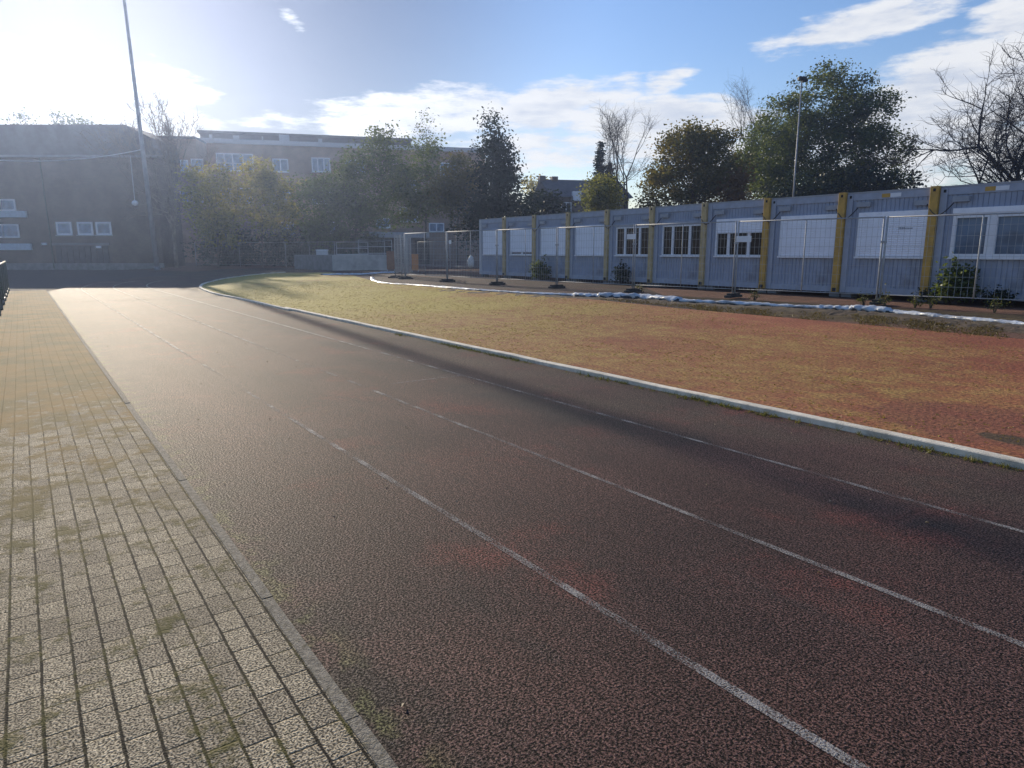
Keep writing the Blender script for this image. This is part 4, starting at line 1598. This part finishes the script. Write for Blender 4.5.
def put_foot(p, rz, label):
    global foot_proto
    if foot_proto is None:
        m_ = MB()
        m_.prism([(-.34, -.10), (.34, -.10), (.37, 0), (.34, .10), (-.34, .10), (-.37, 0)], 0, .07)
        m_.prism([(-.26, -.075), (.26, -.075), (.26, .075), (-.26, .075)], .0702, .12)
        foot_proto = m_.build('ballast_block', M['foot'], None, bevel=.012)
        tag(foot_proto, label, 'fence foot', G_FF)
        o = foot_proto
    else:
        o = foot_proto.copy()
        col.objects.link(o)
        o['label'] = label
    o.location = p
    o.rotation_euler = (0, 0, rz)
    return o


FJ = [(405, 32.2), (447, 29.3), (497, 26.7), (557, 24.2), (634, 21.75), (735.5, 19.25), (882, 16.75), (1092, 14.15)]
jp = [ground_at(px, Y) for px, Y in FJ]
PLAB = ['mesh fence panel beside the stacked fence panels, left of the bagged post', 'mesh fence panel with a white bag, left of the container row', 'mesh fence panel before the two farthest containers',
        'mesh fence panel before the third and fourth farthest containers', 'mesh fence panel in front of the three pane windows', 'mesh fence panel in front of the half lowered shutter',
        'mesh fence panel in front of the nearest white shutters', 'mesh fence panel nearest the viewer at the right edge']
prev = None
for i in range(len(jp) - 1):
    a, b = jp[i], jp[i + 1]
    d = (b - a).normalized()
    put_panel(a + d * .035 + Vector((0, 0, .07)), b - d * .035 + Vector((0, 0, .07)), PLAB[i])
    # clamp joining two panels
FLAB = ['dark fence foot below the stacked panels', 'dark fence foot left of the bagged post', 'dark fence foot before the farthest container', 'dark fence foot before the fourth farthest container', 'dark fence foot before the first three pane window',
        'dark fence foot left of the half lowered shutter', 'dark fence foot before the lettered shutter', 'dark fence foot beyond the right edge']
for i, p in enumerate(jp[:-1]):
    q = jp[min(i + 1, len(jp) - 1)] - jp[max(i - 1, 0)]
    put_foot(p, math.atan2(q.y, q.x) + math.pi / 2, FLAB[i])
    cl = MB().box(-.06, .06, -.03, .03, 0, .05).box(-.015, .015, -.05, .05, .01, .04).build('fence_clamp', M['steel'])
    cl.location = p + Vector((0, 0, 1.45))
    cl.rotation_euler = (0, 0, math.atan2(q.y, q.x))
    tag(cl, ['steel clamp on the fence joint ' + x for x in ('beside the stacked panels', 'left of the white bag', 'before the farthest container', 'before the fourth farthest container', 'before the first three pane window', 'left of the half lowered shutter', 'before the lettered shutter')][i], 'clamp', 'steel fence clamps')
# loose panels stood together at the gap
sp = [((395, 33.6), (401, 37.0)), ((401.5, 33.4), (407, 36.6)), ((404.5, 33.0), (411, 36.0))]
for k, ((p0, y0), (p1, y1)) in enumerate(sp):
    a, b = ground_at(p0, y0), ground_at(p1, y1)
    put_panel(a + Vector((0, 0, .07)), b + Vector((0, 0, .07)), ['leftmost of three mesh panels standing close together in the gap', 'middle of three mesh panels standing close together in the gap', 'rightmost of three mesh panels standing close together in the gap'][k])
    put_foot(a, .4 + k * .5, ['dark foot under the leftmost standing panel in the gap', 'dark foot under the middle standing panel in the gap', 'dark foot under the rightmost standing panel in the gap'][k])
# fence behind the concrete blocks and on to the school
fl = [(196, 62), (240, 60), (286, 57), (335, 54), (385, 51.5)]
fp = [ground_at(a, b) for a, b in fl]
for i in range(4):
    put_panel(fp[i], fp[i + 1], ['far mesh fence panel in shade nearest the lamp mast', 'far mesh fence panel in shade before the yellow-green trees', 'far mesh fence panel behind the dark concrete block', 'far mesh fence panel behind the pale concrete block'][i])
# rear fence between yard and annex
rp = [ground_at(418, 55), ground_at(450, 52), ground_at(484, 49)]
for i in range(2):
    put_panel(rp[i], rp[i + 1], ['rear mesh fence panel seen through the front fence, left one', 'rear mesh fence panel beside the far container end'][i])

# things hung on the fence
def on_fence(i, u, z):
    p = jp[i].lerp(jp[i + 1], u)
    d = jp[i + 1] - jp[i]
    return Vector((p.x, p.y, p.z + z)), math.atan2(d.y, d.x)


p, rz = on_fence(1, .5, .62)
mb = MB()
rr = random.Random(3)
prof = [(0.02, .50), (.04, .45), (.09, .39), (.13, .28), (.13, .15), (.10, .05), (.04, 0)]
nv = 14
for (r_, z_) in prof:
    for j in range(nv):
        a = 2 * math.pi * j / nv
        q = r_ * (1 + rr.uniform(-.22, .22))
        mb.v.append((math.cos(a) * q, math.sin(a) * q * .55 - .13, z_ + rr.uniform(-.02, .02)))
for k in range(len(prof) - 1):
    for j in range(nv):
        j2 = (j + 1) % nv
        mb.f.append((k * nv + j, k * nv + j2, (k + 1) * nv + j2, (k + 1) * nv + j))
mb.f.append(tuple(range(nv)))
o = mb.build('plastic_bag', M['film'], None, True)
o.location = p
tag(o, 'white plastic bag tied to a fence post left of the containers', 'bag')
for (i, u, w_, z_, lb) in ((3, .97, .34, 1.62, 'small white notice board on the fence before the first clear window'), (5, .06, .42, 1.50, 'small white notice board on the fence before the half lowered shutter'), (1, .09, .16, 1.55, 'tiny pale tag on the fence left of the white bag')):
    p, rz = on_fence(i, u, z_)
    r_ = empty('notice_board', p, rz, lb, 'notice', 'white boards on the fence')
    MB().box(-w_ / 2, w_ / 2, -.045, -.035, 0, .16).build('board', M['white_pvc'], r_, bevel=.004)
    MB().box(-w_ / 2 + .02, -w_ / 2 + .05, -.034, -.012, .04, .12).box(w_ / 2 - .05, w_ / 2 - .02, -.034, -.012, .04, .12).build('clip', M['steel'], r_)


# ------------------------------------------------------------------ plastic sheeting bundled along the fence foot
def sheeting(name, pts, rad, mat, label, seed, n=13, lump=.28, flat=.62):
    rng = np.random.default_rng(seed)
    P_ = spl([(*p, ) for p in pts], 22)
    V, Fq = [], []
    k = len(P_)
    ph = rng.uniform(0, 6.28, n)
    for i, p in enumerate(P_):
        a = P_[max(0, i - 1)]
        b = P_[min(k - 1, i + 1)]
        d = Vector((b.x - a.x, b.y - a.y)).normalized()
        nn = Vector((-d.y, d.x))
        r0 = rad(i / (k - 1))
        for j in range(n):
            an = 2 * math.pi * j / n
            f_ = 1 + lump * (.5 * math.sin(i * .9 + ph[j]) + .5 * math.sin(i * .37 + ph[(j * 3) % n])) + rng.normal(0, lump * .25)
            V.append((p.x + nn.x * math.cos(an) * r0 * 1.25 * f_, p.y + nn.y * math.cos(an) * r0 * 1.25 * f_, p.z + r0 * flat * .6 + math.sin(an) * r0 * flat * f_))
    for i in range(k - 1):
        for j in range(n):
            j2 = (j + 1) % n
            Fq.append((i * n + j, i * n + j2, (i + 1) * n + j2, (i + 1) * n + j))
    o = mesh_np(name, np.array(V), np.array(Fq), mat, None, True)
    tag(o, label, 'plastic sheet')
    return o


SP = [(372, 278), (374, 281), (385, 283.6), (410, 285.2), (440, 287.6), (470, 290), (505, 292.2), (540, 294.4), (575, 296.0), (600, 297.2), (640, 298.4), (680, 301.6), (720, 303.6), (770, 306.0), (820, 308.6), (850, 310.2), (890, 312.8), (940, 317.5), (985, 321.8), (1030, 326), (1100, 334), (1220, 349), (1380, 370)]
spts = [ong(*q) for q in SP]
bump_at = [(600, .20), (735, .10), (860, .24), (630, .22)]


def srad(u):
    x = spts[min(len(spts) - 1, int(u * (len(spts) - 1)))]
    f_ = x.y * math.cos(PITCH)
    px = 512 + FPX * x.x / f_
    r_ = .058 + .02 * math.sin(u * 40) * .4
    for (b, h) in bump_at:
        r_ += h * .26 * math.exp(-((px - b) / 34.0) ** 2)
    return r_


white = sheeting('plastic_sheeting', [(p.x, p.y, p.z + .0) for p in spts], srad, M['film'], 'long crumpled white plastic sheeting bundled along the foot of the fence', 5)
# added dark strip that paints the shade below the white folds
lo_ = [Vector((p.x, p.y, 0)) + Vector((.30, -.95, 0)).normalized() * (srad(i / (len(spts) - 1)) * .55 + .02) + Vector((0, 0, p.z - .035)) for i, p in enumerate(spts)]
under = sheeting('painted_shade_strip', [tuple(p) for p in lo_], lambda u: srad(u) * .85, M['film_shade'], None, 9)
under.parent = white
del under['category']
sheeting('plastic_sheet', [tuple(ong(*q)) for q in ((322, 275.2), (340, 274.8), (362, 274.6), (380, 273.2), (393, 272.8))], lambda u: .16, M['film_blue'], 'pale blue plastic sheet lying flat before the pale concrete block', 6, flat=.28)

# soil bank under the sheeting
V, Fq = [], []
rng = np.random.default_rng(8)
bp = spl([tuple(ong(px, py + 1.5)) for px, py in SP[4:]], 10)
prof = [(-.75, -.03), (-.45, .0), (-.15, .03), (.2, .035), (.5, .02), (.9, -.03)]
for i, p in enumerate(bp):
    a = bp[max(0, i - 1)]
    b = bp[min(len(bp) - 1, i + 1)]
    d = Vector((b.x - a.x, b.y - a.y)).normalized()
    nn = Vector((-d.y, d.x))
    for (o_, h_) in prof:
        q = o_ + rng.normal(0, .07)
        x, y = p.x - nn.x * q, p.y - nn.y * q
        V.append((x, y, gz(x, y) - .03 + (h_ + .03) * rng.uniform(.4, 1.3) * .8 - (.05 if abs(o_) > .7 else 0)))
n = len(prof)
for i in range(len(bp) - 1):
    for j in range(n - 1):
        Fq.append((i * n + j, i * n + j + 1, (i + 1) * n + j + 1, (i + 1) * n + j))
M['soil'] = mat_simple('dark_soil', (.070, .048, .030), .95, var=.6, scale=6, bump=1.0, bscale=14, dirt=(.13, .105, .045), dirt_amt=.8)
o = mesh_np('soil_bank', np.array(V), np.array(Fq), M['soil'], None, True)
tag(o, kind='structure')

# ------------------------------------------------------------------ masts
p = ground_at(156.5, 56)
r_ = empty('floodlight_mast', p, 0, 'tall grey steel mast rising out of the picture on the left', 'mast')
MB().tube([(0, 0, -.1), (0, 0, 9), (0, 0, 24.5)], [.19, .155, .085], 16).build('pole', M['steel_dull'], r_, True)
r_.rotation_euler = (0, -.028, 0)
MB().tube([(0, 0, 0), (0, 0, .25)], .24, 16).build('base_collar', M['steel_dull'], r_, True)
m_ = MB().box(-1.1, 1.1, -.06, .06, 24.3, 24.42)
m_.build('crossarm', M['steel_dull'], r_)
for x in (-.9, -.3, .3, .9):
    MB().box(x - .22, x + .22, -.35, -.07, 24.15, 24.6).build('floodlight', M['black'], r_)
p2 = ground_at(788.5, 44)
zt = at(795, 80, 44).z - p2.z
r2 = empty('floodlight_mast', p2, 0, 'thin pale light pole with dark lamp head before the tallest tree', 'mast')
MB().tube([(0, 0, -.1), (0, 0, zt)], [.060, .038], 10).build('pole', M['steel_dull'], r2, True)
MB().box(-.24, .24, -.16, .10, zt - .02, zt + .18).box(.05, .32, -.18, .10, zt - .12, zt + .05).build('floodlight', M['black'], r2, bevel=.03)
# cable strung to the mast
q0 = at(142, 149.5, 56)
q1 = at(-60, 153, 58)
pts = []
for k in range(25):
    u = k / 24
    v = q0.lerp(q1, u)
    v.z -= .75 * 4 * u * (1 - u)
    pts.append(v)
o = MB().tube(pts, .028, 6).build('cable', M['white_pvc'], None, True)
tag(o, 'pale cable sagging from the tall mast across the dark school block', 'cable')
p = at(132, 173, 57)
r_ = empty('pendant_lamp', (p.x, p.y, at(132, 203, 57).z), 0, 'small round lamp hanging on a wire left of the tall mast', 'lamp')
zz = at(131, 156, 57).z - at(132, 203, 57).z
MB().tube([(0, 0, .2), (0, 0, zz)], .018, 5).build('wire', M['white_pvc'], r_)
MB().tube([(0, 0, -.22), (0, 0, -.15), (0, 0, 0), (0, 0, .15), (0, 0, .22)], [.06, .2, .26, .18, .05], 12).build('lamp_globe', M['white_pvc'], r_, True)

# ------------------------------------------------------------------ concrete blocks and bits by the gap
c = ong(331.5, 271.6)
l = ground_at(294, 51.0)
r_ = ground_at(387.5, 48.5)


def block(a, b, h, th, name, mat, label, cat):
    d = Vector((b.x - a.x, b.y - a.y))
    L_ = d.length
    rz_ = math.atan2(d.y, d.x)
    root_ = MB().box(0, L_, 0, th, -.05, h).build(name, mat, None, bevel=.03)
    root_.location = (a.x, a.y, gz(a.x, a.y))
    root_.rotation_euler = (0, 0, rz_)
    return tag(root_, label, cat, 'concrete barrier blocks')


c = ground_at(331.5, 46.5)
c2 = ground_at(332.2, 46.5)
block(l, c, 1.02, .9, 'concrete_block', M['concrete_dark'], 'dark grey concrete block at the end of the mossy infield', 'concrete block')
block(c2, r_, 1.04, .9, 'concrete_block', M['concrete'], 'pale stained concrete block right of a darker block', 'concrete block')
o_ = at(321, 255, 49.5)
m_ = MB().box(-.4, .4, -.25, .25, 0, .36)
cr = empty('crate', (o_.x, o_.y, gz(c.x, c.y) + 1.02), .1, 'small pale box standing on the dark concrete block', 'box')
MB().box(-.38, .38, -.22, .22, .0, .30).build('box', M['fascia'], cr, bevel=.01)
MB().box(-.40, .40, -.24, .24, .301, .36).build('lid', M['white_pvc'], cr, bevel=.01)
cr.location = Vector((l.x, l.y, gz(l.x, l.y) + 1.02)).lerp(Vector((c.x, c.y, gz(c.x, c.y) + 1.02)), .68) + Vector((.15, .42, 0))

# site barriers behind the blocks
def barrier(px, Y, rz_, wid, label, h=1.9):
    p = ground_at(px, Y)
    root_ = empty('site_barrier', p, rz_, label, 'barrier', 'pale metal site barriers')
    m = MB()
    m.tube([(0, 0, 0), (0, 0, h), (wid, 0, h), (wid, 0, 0)], .03, 6)
    m.build('frame', M['fascia'], root_, True)
    for z in (h * .55, h * .78):
        MB().tube([(0, 0, z), (wid, 0, z)], .024, 6).build('rail', M['fascia'], root_, True)
    for x in (.05, wid - .05):
        MB().box(x - .03, x + .03, -.35, .35, 0, .05).build('foot', M['steel'], root_)
    return root_


barrier(337, 51.5, .02, 2.3, 'pale metal barrier behind the blocks, left of another with a bright top rail')
barrier(359, 50.5, -.03, 2.4, 'pale metal barrier with bright top rail behind the pale concrete block', 2.05)
# boards
for px, Y, w_, h_, mt, lb in ((415, 43, .42, .98, 'orange', 'upright orange board right of the standing fence panels'), (390.5, 45, .5, 1.15, 'rust', 'brown upright board left of the standing fence panels')):
    p = ground_at(px, Y)
    r0 = empty('board', p, .05, lb, 'board')
    MB().box(-w_ / 2, w_ / 2, -.02, .02, .12, .12 + h_).build('panel', M[mt], r0, bevel=.006)
    MB().box(-w_ / 2, -w_ / 2 + .05, .021, .06, .0, .12 + h_).box(w_ / 2 - .05, w_ / 2, .021, .06, 0, .12 + h_).build('stand', M['steel'], r0)
# braced metal frame
p = ground_at(457, 56)
zt = at(457, 212, 56).z - p.z
zl = at(457, 229, 56).z - p.z
r0 = empty('metal_frame', p, .15, 'pale braced metal frame raised behind the fence left of the containers', 'metal frame')
m_ = MB()
w_ = .95
m_.tube([(-.5, 0, zl), (-.35, 0, zt), (.55, 0, zt), (.6, 0, zl), (-.5, 0, zl)], .035, 6)
m_.build('frame', M['fascia'], r0, True)
MB().tube([(-.5, .03, zl), (.4, .03, zt)], .025, 6).tube([(.1, .03, zl), (-.3, .03, zt)], .025, 6).tube([(-.42, .03, (zl + zt) / 2), (.57, .03, (zl + zt) / 2)], .02, 6).build('brace', M['fascia'], r0, True)
MB().tube([(0, .1, 0), (0, .1, zl)], .06, 8).build('post', M['steel_dull'], r0, True)
MB().box(.5, .95, -.2, .2, zl + .1, zl + .85).build('housing', M['fascia'], r0, bevel=.03)

# low green barrier beside the path
a = ong(3, 305)
p0 = Vector((*xy(21.0, -.56), 0))
p1 = Vector((*xy(34.0, -.50), 0))
d = (p1 - p0)
r0 = empty('railing', p0, math.atan2(d.y, d.x), 'low dark green mesh railing beside the path at the left edge', 'railing')
L_ = d.length
m_ = MB().tube([(0, 0, 1.15), (L_, 0, 1.15)], .035, 8).tube([(0, 0, .12), (L_, 0, .12)], .03, 8)
m_.build('rail', M['green_metal'], r0, True)
for k in range(7):
    x = L_ * k / 6
    MB().tube([(x, 0, -.05), (x, 0, 1.19)], .04, 8).build('post', M['green_metal'], r0, True)
m_ = MB()
x = .1
while x < L_:
    m_.tube([(x, 0, .12), (x, 0, 1.15)], .008, 4, caps=False)
    x += .055
for k in range(1, 6):
    m_.tube([(0, .01, .12 + k * .17), (L_, .01, .12 + k * .17)], .007, 4, caps=False)
m_.build('mesh_infill', M['green_metal'], r0)


# ------------------------------------------------------------------ plants before the containers
def plant(px, dist, hgt, wid, leaf, label, seed, n=26, per=16, ls=.055, cat='plant', group='plants before the containers'):
    rng = np.random.default_rng(seed)
    if dist is None:
        q = 0
    base = Vector(dist)
    root = empty('plant', base, 0, label, cat, group)
    m = MB()
    tips = []
    for k in range(n):
        a = rng.uniform(0, 6.28)
        r = wid * math.sqrt(rng.uniform(0, 1))
        h = hgt * rng.uniform(.35, 1.0) * (1 - .4 * r / wid)
        e = Vector((math.cos(a) * r, math.sin(a) * r * .5, h))
        mid = e * .5 + Vector((0, 0, .12 * hgt))
        m.tube([(e.x * .15, e.y * .15, 0), tuple(mid), tuple(e)], [.008, .006, .003], 4, caps=False)
        tips += [mid, e, e * .8]
    m.build('stem', M['bark'], root)
    V_, F_ = leaf_quads(rng, np.array([tuple(t) for t in tips]), per, .075 * hgt + .03, ls)
    V_[:, 2] = np.maximum(V_[:, 2], .01)
    mesh_np('leaves', V_, F_, M[leaf], root)
    return root


def before_container(i, u, out):
    x_off = CX0 + CW * i + u * W
    nn = Vector((cd.y, -cd.x))           # towards the fence
    q = Vector((B_.x, B_.y)) + cd * x_off + nn * out
    return (q.x, q.y, gz(q.x, q.y) - .02)


plant(0, before_container(9, .30, .3), 1.15, .42, 'leaf_green', 'dark leafy bush below the nearest sky reflecting window', 41, n=34, per=20, ls=.06, cat='bush')
plant(0, before_container(9, .68, .25), .5, .45, 'leaf_dark', 'low dark weed right of a taller bush at the nearest container', 42, n=20, per=10, ls=.045)
plant(0, before_container(9, .08, .3), .55, .35, 'leaf_dark', 'thin straggly weed at the nearest yellow post', 43, n=14, per=7, ls=.04)
plant(0, before_container(4, .42, .3), .95, .22, 'leaf_dark', 'narrow dark plant below the first three pane window', 44, n=18, per=16, ls=.055)
plant(0, before_container(2, .35, .35), 1.05, .4, 'leaf_green', 'leafy green plant before the third container from the far end', 45, n=26, per=18, ls=.06)
# yellow weeds along the fence foot
wi = 0
for (px, Y, h_, lb) in ((640, 21.9, .35, 'yellowish weed at the fence foot before the first clear window'), (757, 18.3, .32, 'yellowish weed at the fence foot below the half lowered shutter'), (868, 16.5, .42, 'yellowish weed left of the fence joint before the lettered shutter'),
                        (889, 16.3, .5, 'tallest yellowish weed at the fence joint before the lettered shutter'), (920, 15.9, .36, 'yellowish weed below the nearest yellow post'), (936, 15.7, .42, 'yellowish weed just right of the nearest yellow post'), (1001, 14.6, .5, 'yellowish weed at the fence foot near the right edge')):
    p = ground_at(px, Y)
    plant(px, (p.x, p.y, p.z - .02), h_, .14, 'weed', lb, 60 + wi, n=9, per=5, ls=.022, group='yellow weeds at the fence')
    wi += 1


# ------------------------------------------------------------------ added scattering box standing in for the lens veil of the low sun
VEIL_DENSITY = 0.0010
m = bpy.data.materials.new('glare_veil_air')
m.use_nodes = True
hn = NT(m.node_tree)
for nd in list(hn.n):
    hn.n.remove(nd)
ho = hn.node('ShaderNodeOutputMaterial')
hv = hn.node('ShaderNodeVolumePrincipled')
hv.inputs['Color'].default_value = (.50, .64, 1.0, 1)
hv.inputs['Density'].default_value = VEIL_DENSITY
hv.inputs['Anisotropy'].default_value = .72
hn.l.new(hv.outputs[0], ho.inputs['Volume'])
o = MB().box(-75, 55, -12, 125, -1.03, 27).build('added_glare_veil', m)
tag(o, kind='stuff')
